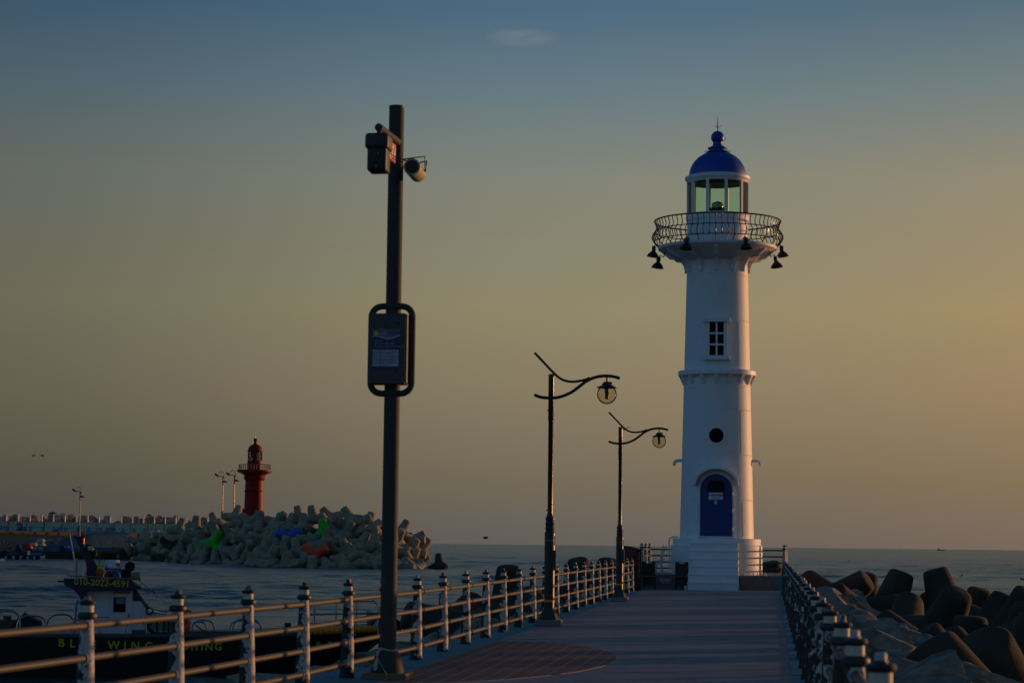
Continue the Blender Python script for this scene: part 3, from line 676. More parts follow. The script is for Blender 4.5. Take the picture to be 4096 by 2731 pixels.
# ------------------------------------------------------------------ street lamps on the pier
def build_lamp():
    px = mpp((-4.4, 43, 3)); s = px / 2.24       # metre per crop pixel (lamp head)
    t = empty('street_lamp', (0, 0, 0))
    cz = lambda sy: (2476.5 - sy) * px + .125   # height from pixel row
    me = MB().box(-.255, .255, -.255, .255, -.0, .125).mesh('plinth', False); bm = bmesh.new(); bm.from_mesh(me); bmesh.ops.bevel(bm, geom=bm.edges[:], offset=.015, segments=1, affect='EDGES'); bm.to_mesh(me); bm.free()
    obj('plinth', me, M['concrete'], t)
    k = px / 3.485
    MB().lathe([(.215, .12), (.215, .145), (.2, .155), (.13, .31), (.108, .335), (.108, .36)], 8).build('flared_base', M['pole'], t, smooth=False)
    z = lambda cy: cz(2000 + cy / 3.485)
    col = MB().lathe([(70 * k, .34), (72 * k, z(1000)), (73 * k, z(480)), (73 * k, z(465)), (64 * k, z(452)), (55 * k, z(437)), (67 * k, z(405)), (56 * k, z(372)), (67 * k, z(340)), (55 * k, z(308)), (67 * k, z(275)), (62 * k, z(255)), (50 * k, z(245)), (46 * k, z(230)), (44 * k, z(205))], 24).build('column', M['lamp_dark'], t)
    MB().lathe([(71.8 * k, z(1346)), (72.6 * k, z(1345)), (72.6 * k, z(1315)), (71.8 * k, z(1314))], 24).build('red_band', M['red_tape'], col)
    MB().lathe([(71.8 * k, z(1421)), (72.6 * k, z(1420)), (72.6 * k, z(1389)), (71.8 * k, z(1388))], 24).build('yellow_band', M['yellow_tape'], col)
    MB().lathe([(73 * k, z(573)), (73.8 * k, z(572)), (73.8 * k, z(566)), (73 * k, z(565))], 24).build('wire_band', M['yellow_tape'], col)
    MB().box(62 * k, 74.8 * k, -.035, .035, z(640), z(505)).build('label_plate', M['pole'], col, smooth=False)
    bx = MB().box(45 * k, 92 * k, -.06, .06, z(985), z(705)).build('meter_box', M['pole'], col, smooth=False)
    h = lambda cy: cz(1350 + cy / 2.24)
    zt = h(338)
    MB().lathe([(.052, z(212)), (.05, h(755)), (.057, h(750)), (.057, zt), (.05, zt + .006)], 20).build('pole', M['lamp_pole'], t)
    def path(pts, sub=5):
        P_ = [Vector((( x - 358) * s, 0, h(y))) for x, y in pts]; out = []
        for i in range(len(P_) - 1):
            p0, p1, p2, p3 = P_[max(i - 1, 0)], P_[i], P_[i + 1], P_[min(i + 2, len(P_) - 1)]
            for j in range(sub):
                u = j / sub; out.append(.5 * ((2 * p1) + (p2 - p0) * u + (2 * p0 - 5 * p1 + 4 * p2 - p3) * u * u + (3 * p1 - p0 - 3 * p2 + p3) * u ** 3))
        return out + [P_[-1]]
    a1 = [(205, 143), (250, 190), (300, 242), (345, 290), (385, 330), (440, 375), (500, 398), (560, 403), (620, 395), (665, 384), (705, 368)]
    a2 = [(205, 522), (265, 543), (335, 550), (400, 548), (470, 530), (540, 498), (600, 455), (660, 408), (720, 375), (790, 355), (860, 350), (920, 357), (975, 372)]
    MB().tube(path(a1), 11.5 * s, 10).build('upper_arm', M['lamp_pole'], t)
    arm = MB().tube(path(a2), 14.5 * s, 10).build('lower_arm', M['lamp_pole'], t)
    gx = (860 - 358) * s
    def L_(prof, seg=24): return MB().lathe(prof, seg, (gx, 0))
    L_([(9 * s, h(405)), (9 * s, h(352))], 10).build('drop_rod', M['lamp_pole'], arm)
    hood = L_([(10 * s, h(402)), (30 * s, h(405)), (42 * s, h(420)), (44 * s, h(430)), (60 * s, h(440)), (95 * s, h(452)), (94 * s, h(457)), (60 * s, h(462)), (40 * s, h(463))]).build('lamp_hood', M['lamp_dark'], t)
    MB().box(gx + 20 * s, gx + 46 * s, -.03, .03, h(425), h(404)).build('sensor', M['lamp_dark'], hood)
    glb = [(89 * s * math.sin(a), h(515) + 89 * s * math.cos(a)) for a in [R(38 + 142 * i / 14) for i in range(15)]]
    glb[-1] = (.003, glb[-1][1])
    MB().lathe(glb, 28, (gx, 0), caps=False).build('globe', MATS['globe_glass'], t)
    bl = L_([(20 * s, h(462)), (22 * s, h(470)), (20 * s, h(505)), (17 * s, h(510)), (17 * s, h(556)), (12 * s, h(560))], 16).build('lamp_bulb', M['greyprint'], t)
    for zc, w in ((h(662), .06), (h(1556), .06), (h(662) - .0, .0)):
        if w: MB().tube([(-.075, 0, zc), (.0, 0, zc)], .012, 6).build('bolt', M['lamp_dark'], t)
    return t
lamp = build_lamp(); index_kids()
lp2 = copy_tree(lamp)
lamp.location = (at(2196, 2490, 43).x, 43.0, 0); lp2.location = (at(2477.6, 2395, 62.3).x, 62.3, 0)
tag(lamp, 'dark street lamp with curved arms and glass globe, nearer the red brick patch', 'street lamp', 'street lamps on the pier')
tag(lp2, 'dark street lamp with curved arms and glass globe, next to the lighthouse steps', 'street lamp', 'street lamps on the pier')

# ------------------------------------------------------------------ camera pole in front
def build_cctv():
    Y = 25.5; px = Y / FPX * 1.005; base = at(1550, 2700, Y); t = empty('camera_pole', (base.x, Y, 0), 0, 'tall grey pole with surveillance camera, speaker and information box, rope round its foot', 'pole')
    zz = lambda sy: (2702 - sy) * px + .02
    me = MB().box(-.265, .265, -.265, .265, 0, .075).mesh('base_plate', False); bm = bmesh.new(); bm.from_mesh(me); bmesh.ops.bevel(bm, geom=bm.edges[:], offset=.01, segments=1, affect='EDGES'); bm.to_mesh(me); bm.free()
    obj('base_plate', me, M['wood'], t)
    MB().lathe([(.2, .07), (.2, .1), (.192, .14), (.17, .23), (.14, .30), (.108, .335), (.1, .34)], 28).build('foot', M['pole'], t)
    ztop = zz(392)
    MB().lathe([(.0985, .33), (.0935, 3.5), (.0915, ztop - .02), (.0905, ztop)], 28).build('pole', M['pole'], t)
    MB().lathe([(.093, ztop - .025), (.094, ztop + .006), (.06, ztop + .012)], 28).build('pole_cap', M['iron'], t)
    # information box in a tubular loop
    k = px / 3.2
    bx = lambda cx: (cx - 562) * k; bz = lambda cy: zz(1150 + cy / 3.2)
    rt = 42 * k; x0, x1, z1, z0 = bx(245) + rt, bx(868) - rt, bz(170) - rt, bz(1385) + rt; rc = 140 * k
    loop = []
    for (cx_, cz_, a0) in ((x1 - rc, z1 - rc, 0), (x0 + rc, z1 - rc, 90), (x0 + rc, z0 + rc, 180), (x1 - rc, z0 + rc, 270)):
        for i in range(7): a = R(a0 + 15 * i); loop.append((cx_ + rc * math.cos(a), -.06, cz_ + rc * math.sin(a)))
    fr = MB().tube(loop, rt, 12, closed=True).build('loop_frame', M['pole'], t)
    bo = MB().box(bx(285), bx(762), -.24, .05, bz(1228), bz(322)).build('information_box', M['boxgrey'], t, smooth=False)
    MB().box(bx(762), bx(786), -.22, .04, bz(1215), bz(330)).build('box_side', M['boxside'], bo, smooth=False)
    MB().box(bx(768), bx(790), -.16, -.12, bz(790), bz(745)).build('latch', M['iron'], bo, smooth=False)
    yf = -.242
    def card(c0, c1, r0, r1, mt, nm, d): return MB().box(bx(c0), bx(c1), yf - d, yf + .004, bz(r1), bz(r0)).build(nm, mt, bo, smooth=False)
    for r_ in (470, 488): card(498, 552, r_ - 4, r_ + 4, M['inkprint'], 'vent_slot', .001)
    for c_, r_ in ((670, 452), (655, 1062)):
        MB().quad_strip([[(bx(c_) + .017 * math.cos(q), yf - .004, bz(r_) + .017 * math.sin(q)) for q in [2 * math.pi * i / 14 for i in range(14)]], [(bx(c_) + .019 * math.cos(q), yf + .002, bz(r_) + .019 * math.sin(q)) for q in [2 * math.pi * i / 14 for i in range(14)]]]).build('screw', M['pole'], bo)
    card(343, 700, 525, 1040, M['navyprint'], 'notice', .001)
    # pale header with a wavy lower edge
    top = [(bx(343), bz(525)), (bx(702), bz(525))]; wav = [(702, 612), (660, 622), (620, 640), (580, 652), (540, 656), (500, 648), (460, 634), (420, 624), (380, 620), (343, 620)]
    MB().prism([(bx(a), bz(b)) for a, b in wav[::-1]] + top[::-1], yf - .003, yf - .001).build('header', M['greyprint'], bo, smooth=False)
    sw = [(a, b + 3) for a, b in wav] + [(a, b - (13 if 440 < a else 4)) for a, b in wav[::-1]]
    MB().prism([(bx(a), bz(b)) for a, b in sw], yf - .0045, yf - .003).build('swoosh', M['paleprint'], bo, smooth=False)
    card(360, 412, 560, 612, M['yellowprint'], 'icon', .004)
    text_mesh('CCTV', 46 * k, M['paleprint'], bo, (bx(478), yf - .004, bz(590)), spacing=.95, extrude=.0005)
    text_mesh('운영안내', 44 * k, M['blueink'], bo, (bx(615), yf - .0045, bz(586)), extrude=.0005, bold=.0008)
    for r_, s_ in ((682, '본 CCTV는'), (716, '해양감시 및 시설물 보호를'), (752, '위하여 촬영 녹화를 운영하고 있습니다')):
        text_mesh(s_, 24 * k, M['paleprint'], bo, (bx(362), yf - .002, bz(r_)), align='LEFT', extrude=.0004)
    rows = (('설치목적', '해양감시 및 시설관리'), ('촬영장소', '나사 등대 일원'), ('촬영시간', '24시간 연속촬영 녹화'), ('관리책임', '울주군 안전총괄과'), ('연 락 처', '052-204-0000'))
    for i, (a, b) in enumerate(rows):
        r0 = 793 + i * 44
        c = card(347, 446, r0, r0 + 36, M['paleprint'], 'table_cell', .002); d = card(454, 684, r0, r0 + 36, M['paleprint'], 'table_cell', .002)
        text_mesh(a, 24 * k, M['blueink'], bo, (bx(397), yf - .0035, bz(r0 + 19)), extrude=.0004)
        text_mesh(b if i < 4 else '052-204-0114', 24 * k, M['inkprint'], bo, (bx(466), yf - .0035, bz(r0 + 19)), align='LEFT', extrude=.0004)
    # arm reaching towards the viewer with the camera housing
    c6 = lambda cx, cy, dy=0: (at(1380 + cx / 2.4125, 350 + cy / 2.4125, Y + dy) - Vector((base.x, Y, 0)))
    pA = c6(510, 535, -.06); pB = c6(324, 378, -1.0); pA.z = pB.z = (pA.z + pB.z) / 2
    arm = MB().tube([pA, pB], .047, 14).build('camera_arm', M['pole'], t)
    c = c6(324, 540, -1.0); zt_ = c6(324, 455, -1.0).z; zm = c6(324, 610, -1.0).z; zb = c6(324, 820, -1.0).z
    kk = px / 2.4125 * .96
    MB().tube([(pB.x + .0, pB.y + .05, pB.z), (pB.x, pB.y + .05, zt_ - .02)], .03, 10).build('hanger', M['iron'], arm)
    def rbox(cx_, cy_, hx, hy, z0_, z1_, bev, nm, mt, par):
        me = MB().box(cx_ - hx, cx_ + hx, cy_ - hy, cy_ + hy, z0_, z1_).mesh(nm, False); bm = bmesh.new(); bm.from_mesh(me)
        bmesh.ops.bevel(bm, geom=bm.edges[:], offset=bev, segments=4, profile=.5, affect='EDGES'); bm.to_mesh(me); bm.free()
        me.polygons.foreach_set('use_smooth', [True] * len(me.polygons)); me.set_sharp_from_angle(angle=R(40)); return obj(nm, me, mt, par)
    hc = rbox(c.x, c.y + .02, 96 * kk, .14, zb, zm + .12, .03, 'camera_housing', M['black'], t)
    rbox(c.x, c.y + .02, 118 * kk, .17, zm, zt_, .045, 'housing_cap', M['iron'], hc)
    for cx_, cy_ in ((316, 636), (392, 640), (300, 758), (390, 765)):
        q = c6(cx_, cy_, -1.13); MB().sphere((q.x, c.y - .122, q.z), .011, 8, 6).build('screw', M['ring'], hc)
    # red plate hung under the arm
    d = (pB - pA).normalized(); nrm = Vector((-d.y, d.x, 0)) * -1
    if nrm.x < 0: nrm = -nrm
    P0 = pA + d * .12; P1 = pA + d * .66; zu, zl_ = pA.z - .06, pA.z - .30
    pl = MB(); o_ = nrm * .006
    pl.quad_strip([[P0 + o_ + Vector((0, 0, zu - P0.z)), P1 + o_ + Vector((0, 0, zu - P1.z)), P1 + o_ + Vector((0, 0, zl_ - P1.z)), P0 + o_ + Vector((0, 0, zl_ - P0.z))], [P0 - o_ + Vector((0, 0, zu - P0.z)), P1 - o_ + Vector((0, 0, zu - P1.z)), P1 - o_ + Vector((0, 0, zl_ - P1.z)), P0 - o_ + Vector((0, 0, zl_ - P0.z))]])
    pt = pl.build('warning_plate', M['signred'], t, smooth=False)
    mid = (P0 + P1) / 2; mid.z = (zu + zl_) / 2
    text_mesh('CCTV', .2, M['signwhite'], pt, mid + nrm * .009, (math.pi / 2, 0, math.atan2(-d.y, -d.x)), spacing=.9, bold=.004)
    # horn speaker
    fA = c6(645, 765, -.42); fB = c6(705, 838, .1); ax = (fB - fA)
    sp = MB().tube([fA, fA + ax * .06, fA + ax * .1, fA + ax * .98, fB], [.1, .102, .1, .098, .085], 24).build('speaker', M['hornmat'], t)
    dn = ax.normalized()
    MB().tube([fA - dn * .012, fA + dn * .004], [.07, .083], 24).build('speaker_mouth', M['hedge'], sp)
    br = MB(); s0 = Vector((.08, -.02, (fA.z + fB.z) / 2 + .16)); r_ = (fA + fB) / 2
    br.tube([s0 - Vector((.05, 0, .1)), s0, s0 + Vector((.14, -.1, .0)), Vector((r_.x + .125, r_.y - .05, s0.z)), Vector((r_.x + .125, r_.y, r_.z))], .009, 6)
    br.tube([s0, s0 + Vector((.14, .12, -.03)), Vector((r_.x + .125, r_.y + .1, s0.z - .03)), Vector((r_.x + .125, r_.y, r_.z))], .009, 6)
    br.build('speaker_bracket', M['iron'], sp)
    MB().sphere((r_.x + .125, r_.y, r_.z), .018, 8, 6).build('knob', M['iron'], sp)
    MB().box(.07, .1, -.07, -.03, fA.z + .06, fA.z + .1).build('bracket_sunlit_bit', M['yellowprint'], sp, smooth=False)  # yellow colour paints in the sunlit bit of the bracket
    # rope at the foot
    rp = MB(); z_ = .345; rr = .104
    rp.tube([(rr * math.cos(a), rr * math.sin(a), z_ + .012 * math.sin(2 * a)) for a in [2 * math.pi * i / 24 for i in range(24)]], .011, 6, closed=True)
    for q in range(11):
        x = -.085 + random.uniform(-.015, .02); y = -.06 + random.uniform(-.02, .01); pts = [(x, y, z_)]
        n = random.randint(4, 7)
        for i in range(n):
            f = (i + 1) / n; pts.append((x - .035 * f + random.uniform(-.014, .014), y - .13 * f, z_ - .24 * f))
        rp.tube(pts, [.009] * (len(pts) - 1) + [.003], 5)
    rp.tube([(-.07, -.09, z_), (-.1, -.16, .26), (-.02, -.215, .14), (.03, -.275, .085), (.06, -.28, .02), (.02, -.33, .012)], .004, 5)
    ro = rp.build('rope', M['rope'], None, (base.x, Y, 0)); tag(ro, 'frayed pale rope tied round the foot of the grey camera pole', 'rope')
build_cctv()

# ------------------------------------------------------------------ tetrapods and boulders
def tetra_mesh():
    # four tapering legs, blended into one skin with a voxel remesh
    m = MB(); dirs = [Vector((0, 0, 1))] + [Vector((math.cos(a) * .943, math.sin(a) * .943, -.333)) for a in (R(90), R(210), R(330))]
    for d in dirs:
        m.tube([d * -.12, d * .25, d * .955, d * 1.0], [.405, .375, .272, .238], 24)
    me = m.mesh('tetra_raw', False); o = bpy.data.objects.new('tetra_raw', me); COL.objects.link(o)
    md = o.modifiers.new('r', 'REMESH'); md.mode = 'VOXEL'; md.voxel_size = .036
    s = o.modifiers.new('s', 'CORRECTIVE_SMOOTH'); s.iterations = 4; s.factor = .5; s.use_only_smooth = True
    d = o.modifiers.new('d', 'DECIMATE'); d.ratio = .16
    dg = bpy.context.evaluated_depsgraph_get(); r = bpy.data.meshes.new_from_object(o.evaluated_get(dg))
    bpy.data.objects.remove(o); r.name = 'tetrapod'; r.polygons.foreach_set('use_smooth', [True] * len(r.polygons)); r.set_sharp_from_angle(angle=R(38))
    return r
TET = tetra_mesh(); TET.materials.append(M['tetra'])
TDIRS = [Vector((0, 0, 1))] + [Vector((math.cos(a) * .943, math.sin(a) * .943, -.333)) for a in (R(90), R(210), R(330))]
def tetra(loc, sc, rot=None, mt=None, label=None, group=None):
    if rot is None: rot = Matrix.Rotation(random.uniform(0, 6.28), 4, 'Z') @ Matrix.Rotation(random.uniform(0, 3.14), 4, 'X') @ Matrix.Rotation(random.uniform(0, 6.28), 4, 'Z')
    o = bpy.data.objects.new('tetrapod', TET); COL.objects.link(o)
    o.matrix_world = Matrix.Translation(loc) @ rot.to_4x4() @ Matrix.Scale(sc, 4)
    if mt and mt != M['tetra']:
        o.material_slots[0].link = 'OBJECT'; o.material_slots[0].material = mt
    LAST[0] = o.name
    return tag(o, label, 'tetrapod', group)
LAST = ['']
def tet_legs(d1, d2=None, k=0):
    """rotation that points leg k along d1 and leans another leg towards d2"""
    a = TDIRS[0]; d1 = Vector(d1).normalized(); q = a.rotation_difference(d1)
    m = q.to_matrix()
    if d2 is not None:
        b = m @ TDIRS[1]; d2 = Vector(d2).normalized()
        bp = (b - d1 * b.dot(d1)).normalized(); dp = (d2 - d1 * d2.dot(d1)).normalized()
        ang = math.atan2(bp.cross(dp).dot(d1), bp.dot(dp)); m = Matrix.Rotation(ang, 3, d1) @ m
    return m
ROCKS = []
def rock_meshes():
    for k in range(7):
        bm = bmesh.new(); bmesh.ops.create_icosphere(bm, subdivisions=4, radius=1)
        rnd = random.Random(50 + k)
        cuts = [(Vector((rnd.gauss(0, 1), rnd.gauss(0, 1), rnd.gauss(0, 1))).normalized(), rnd.uniform(.42, .78)) for _ in range(14)]
        off = Vector((k * 11.3, 2.1, 5.7))
        for v in bm.verts:
            p = v.co.copy() * 1.1
            for n_, d_ in cuts:
                e = p.dot(n_) - d_
                if e > 0: p -= n_ * e * .97
            p += p.normalized() * (.07 * mnoise.noise(p * 1.8 + off) + .035 * mnoise.noise(p * 5 + off) + .018 * mnoise.noise(p * 13 + off))
            v.co = p
        me = bpy.data.meshes.new('boulder'); bm.to_mesh(me); bm.free()
        me.polygons.foreach_set('use_smooth', [True] * len(me.polygons)); me.set_sharp_from_angle(angle=R(16)); me.materials.append(M['rock']); ROCKS.append(me)
rock_meshes()
def boulder(loc, s, label, group, rot=None):
    o = bpy.data.objects.new('boulder', random.choice(ROCKS)); COL.objects.link(o); o.location = loc; o.scale = s
    o.rotation_euler = rot or (random.uniform(-.35, .35), random.uniform(-.35, .35), random.uniform(0, 6.28))
    return tag(o, label, 'boulder', group)

ORD = 'first second third fourth fifth sixth seventh eighth ninth tenth eleventh twelfth thirteenth fourteenth fifteenth sixteenth seventeenth eighteenth nineteenth twentieth'.split()
def ordinal(n):
    if n <= 20: return ORD[max(n, 1) - 1]
    t = {2: 'twenty', 3: 'thirty', 4: 'forty'}[n // 10]
    return (t + '-' + ORD[n % 10 - 1]) if n % 10 else {2: 'twentieth', 3: 'thirtieth', 4: 'fortieth'}[n // 10]
def near_post(posts, y):
    k = min(range(len(posts)), key=lambda i: abs(posts[i] - y)); return ordinal(len(posts) - k)
def build_revetments():
    # beds of dark rubble the boulders and tetrapods rest on
    def bed(name, xs, y0, y1, lab):
        n = 60; m = MB(); rows = []
        for i in range(n + 1):
            y = y0 + (y1 - y0) * i / n
            rows.append([(x + .15 * mnoise.noise(Vector((x, y, 3))), y, z + .25 * mnoise.noise(Vector((x * .7, y * .7, 1)))) for x, z in xs])
        m.quad_strip(rows, closed=False, caps=False); tag(m.build(name, M['rubble']), lab, kind='structure')
    bed('embankment', [(.6, -.55), (1.6, -.6), (2.6, -.75), (3.4, -1.3), (5, -2.0), (9, -2.9), (16, -3.6)], -4, 97, 'dark rubble bank on the open sea side of the pier')
    bed('embankment', [(-5.1, -.9), (-6, -1.0), (-7.2, -1.2), (-8.5, -1.6), (-10, -2.2), (-11.5, -2.9), (-14, -3.6)], -4, 97, 'dark rubble bank on the harbour side of the pier')
    lr = 'angular granite boulder on the sea side bank between railing and dark tetrapods'
    y = 8.5
    while y < 82:
        for x, z, s, row in ((1.05, -.32, .62, 'hugging the sea side railing'), (1.95, -.36, .68, 'mid way across the sea bank'), (2.75, -.62, .66, 'beside the dark tetrapods'),):
            sc = s * random.uniform(.78, 1.2)
            yy = y + random.uniform(-.4, .4)
            if random.random() < .93: boulder((x + random.uniform(-.2, .2), yy, z + random.uniform(-.1, .08)), (sc * random.uniform(.9, 1.35), sc * random.uniform(1.0, 1.5), sc * random.uniform(.7, 1.05)), 'granite boulder %s, at railing post %s from the terrace' % (row, near_post(RPOSTS, yy)), 'boulders along the sea side')
        y += 1.45
    y = 14
    ll = 'pale granite boulder on the harbour side bank below the railing'
    while y < 80:
        for x, z, s, row in ((-6.0, -.62, .58, 'topping the harbour bank'), (-7.1, -.8, .66, 'half way down the harbour bank'), (-8.3, -1.1, .72, 'low on the harbour bank'), (-9.6, -1.75, .75, 'at the foot of the harbour bank')):
            sc = s * random.uniform(.75, 1.25)
            if random.random() < .9: yy = y + random.uniform(-.5, .5); boulder((x + random.uniform(-.25, .25), yy, z + random.uniform(-.12, .1)), (sc * random.uniform(.9, 1.4), sc * random.uniform(.9, 1.4), sc * random.uniform(.55, .8)), 'pale boulder %s, at railing post %s from the terrace' % (row, near_post(LPOSTS, yy)), 'boulders on the harbour side')
        y += 1.6
    # dark tetrapods on the sea side: (centre pixel, depth, direction of the leading leg, second leg)
    TS = []; D = M['tetra_dark']; g = 'dark tetrapods on the sea side'; lt = 'dark weathered concrete tetrapod on the sea side of the pier'
    spec = [((3330, 2330), 84, (.75, -.3, .55), (-.6, -.3, -.4)), ((3420, 2385), 76, (-.5, -.7, .6), (.6, .2, 0)), ((3545, 2375), 80, (.35, .1, .95), (-.8, -.5, -.1)),
            ((3610, 2445), 70, (-.9, -.3, .1), (.3, -.8, .2)), ((3660, 2430), 82, (.3, -.6, .6), (-.6, .3, .2)), ((3790, 2370), 80, (-.25, .1, .95), (.6, -.7, -.2)), ((3750, 2445), 68, (.35, -.45, .85), (-.95, -.1, .1)),
            ((3880, 2440), 86, (.2, -.2, .9), (-.5, -.6, 0)), ((3930, 2480), 66, (.45, .1, .9), (-.7, -.5, -.3)), ((4030, 2470), 60, (.35, -.3, .9), (-.8, -.35, -.4)),
            ((3850, 2570), 54, (-.6, -.5, .3), (.9, .1, .4)), ((3980, 2600), 48, (.55, .1, .8), (-.7, -.6, -.1)), ((4080, 2570), 50, (.2, .2, .95), (-.8, -.5, -.1)),
            ((4050, 2700), 38, (-.3, -.4, .8), (.7, -.5, 0)), ((3960, 2740), 34, (-.5, .2, .75), (.3, -.9, -.1)), ((4130, 2660), 42, (.1, .3, .95), (-.8, -.4, -.2)), ((3690, 2530), 61, (-.6, .2, .55), (.7, -.6, 0)), ((4160, 2520), 58, (.1, .2, .95), (.8, -.4, -.2)), ((3450, 2370), 96, (.1, -.3, .9), None), ((3110, 2325), 97, (-.2, -.2, .9), None), ((3260, 2400), 92, (.5, -.4, .5), None), ((3570, 2450), 88, (.8, -.4, .1), None)]
    for (sx, sy), Y, d1, d2 in spec:
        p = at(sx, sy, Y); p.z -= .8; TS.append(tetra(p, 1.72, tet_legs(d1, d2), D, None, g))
    for k in range(26):
        y = random.uniform(22, 98); x = random.uniform(4.2, 9.5)
        if x / y > .155: continue
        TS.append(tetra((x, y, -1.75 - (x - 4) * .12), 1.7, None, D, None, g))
    for q in TS:
        x_, y_ = q.matrix_world.translation.x, q.matrix_world.translation.y
        q['label'] = 'dark sea side tetrapod %s, at railing post %s from the terrace' % ('touching the boulders' if x_ < 4.2 else 'one row off the boulders' if x_ < 6 else 'in the seaward rows', near_post(RPOSTS, y_)) if y_ < 79 else 'dark sea side tetrapod %s, %s the terrace' % ('touching the boulders' if x_ < 4.2 else 'one row off the boulders' if x_ < 6 else 'in the seaward rows', 'abreast of' if y_ < 88 else 'seaward beyond')
    g = 'dark tetrapods on the harbour side'; lt = 'dark weathered concrete tetrapod behind the harbour side railing'
    for (sx, sy), Y, d1, d2 in [((2030, 2420), 78, (.05, -.2, .95), (-.8, -.4, -.1)), ((1950, 2460), 76, (-.4, -.8, .2), (.6, .2, .3)), ((1815, 2500), 66, (-.8, -.3, .3), (.5, -.6, .1)), ((2100, 2480), 72, (.7, -.5, .1), (-.6, -.6, .2)),
            ((2330, 2370), 88, (-.1, -.3, .95), (.7, -.5, -.2)), ((2420, 2370), 90, (.1, -.2, .95), (-.7, -.4, 0)), ((2240, 2430), 84, (-.6, -.6, .3), (.4, .4, .5)), ((2500, 2318), 94, (.2, .05, 1), (-.7, -.5, -.2)), ((2180, 2470), 80, (.3, -.8, .3), None), ((1880, 2520), 60, (.5, -.7, .3), (-.7, 0, .2)), ((2380, 2420), 84, (.6, -.6, .2), None)]:
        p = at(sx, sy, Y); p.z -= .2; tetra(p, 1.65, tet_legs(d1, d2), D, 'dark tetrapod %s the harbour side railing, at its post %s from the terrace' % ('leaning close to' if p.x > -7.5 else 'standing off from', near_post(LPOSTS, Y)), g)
build_revetments()

# ------------------------------------------------------------------ small things by the steps
def build_small():
    def black_chair(cx3, lab):
        Y = 80.6; p = at(2400 + cx3 / 2.613, 2362, Y); t = empty('chair', (p.x, Y, 0), 0, lab, 'chair', 'black chairs by the steps')
        w = .245
        bk = MB().box(-w, w, -.2, -.17, .5, .98).mesh('backrest', False)
        b = MB(); b.box(-w, w, -.2, -.17, .5, .96); b.box(-w, -.1, -.2, -.17, .9605, 1.02); b.box(.1, w, -.2, -.17, .9605, 1.02); b.box(-.1, .1, -.2, -.17, 1.0, 1.02)
        b.build('backrest', M['plasticblack'], t, smooth=False)
        MB().box(-w, w, -.17, .26, .44, .48).build('seat', M['plasticblack'], t, smooth=False)
        for x in (-w + .02, w - .02):
            for y0, y1 in ((-.185, -.24), (.24, .28)): MB().tube([(x, y0, .55 if y0 < 0 else .45), (x * 1.03, y1, 0)], .02, 8).build('leg', M['plasticblack'], t)
        MB().box(-w, w, .0, .03, .12, .44).build('front_panel', M['plasticblack'], t, smooth=False)
    black_chair(509, 'black chair with a solid panel back in front of the terrace, away from the steps')
    black_chair(856, 'black chair with a solid panel back right against the white steps')
    # white chair in profile on the terrace
    Y = 82.0; p = at(2400 + 640 / 2.613, 2300, Y); t = empty('chair', (p.x, Y, .54), 0, 'white high backed chair standing on the terrace beside the lighthouse drum', 'chair')
    P = lambda cx, cy: ((cx - 640) / 2.613 * mpp((p.x, Y, 1)), (1045 - cy) / 2.613 * mpp((p.x, Y, 1)))
    for y in (-.2, .2):
        a, b = P(632, 925), P(655, 790); MB().tube([(a[0], y, a[1]), (b[0], y, b[1])], .035, 8).build('back_stile', M['plasticwhite'], t)
        a, b = P(640, 940), P(655, 1045); MB().tube([(a[0], y, a[1]), (b[0], y, b[1])], .03, 8).build('leg', M['plasticwhite'], t)
        a, b = P(588, 940), P(578, 1045); MB().tube([(a[0], y, a[1]), (b[0], y, b[1])], .025, 8).build('leg', M['plasticwhite'], t)
    a, b = P(575, 948), P(648, 922); MB().box(a[0], b[0], -.22, .22, a[1], b[1]).build('seat', M['plasticwhite'], t, smooth=False)
    for c0 in (795, 835, 880):
        a, b = P(640, c0 + 22), P(672, c0); MB().box(a[0], b[0], -.2, .2, a[1], b[1]).build('back_slat', M['plasticwhite'], t, smooth=False)
    # rusty flat posts
    for cx, h0, y in ((378, 805, 77.6), (402, 770, 79.2)):
        q = at(2400 + cx / 2.613, 2365, y); top = at(2400 + cx / 2.613, 1900 + h0 / 2.613, y).z
        o = MB().box(-.1, .1, -.05, .05, 0, top).box(-.13, .13, -.08, .08, 0, .02).build('post', M['rust'], None, (q.x, y, 0), smooth=False)
        tag(o, 'short dark rusty sign post by the railing, ' + ('the lower of two' if h0 == 805 else 'the taller of two'), 'post', 'rusty posts')
    # paper cup
    q = at(2400 + 894 / 2.613, 2362, 79.6)
    o = MB().lathe([(.03, 0), (.042, .16), (.045, .165), (.04, .165), (.028, .01)], 14).build('paper_cup', M['signwhite'], None, (q.x, 79.55, .004)); tag(o, 'small pale paper cup on the deck at the foot of the white steps', 'cup')
    # red warning board on the terrace front
    q = at(2400 + 685 / 2.613, 1900 + 1104 / 2.613, 81.17); w = 37 / 2.613 * mpp(q)
    t = empty('warning_sign', (q.x, 81.185, q.z), 0, 'small red warning sign with white lettering fixed to the terrace front', 'sign')
    MB().box(-w, w, -.012, .03, -w * .52, w * .52).build('board', M['signred'], t, smooth=False)
    text_mesh('접근금지', .12, M['signwhite'], t, (0, -.015, .03), spacing=.9, bold=.002); text_mesh('위험 DANGER', .05, M['signwhite'], t, (0, -.015, -.075))
    # row of little white cones along the drum foot, at right
    for k in range(6):
        q = at(2400 + (1520 + k * 42) / 2.613, 2305, 81.45)
        o = MB().lathe([(.05, 0), (.03, .05), (.008, .13)], 10).build('spike', M['white_trim'], None, (q.x, 81.42 + .02 * (k % 2), .54)); tag(o, 'little white cone standing on the terrace edge beside the drum', 'cone', 'white cones on the terrace')
build_small()

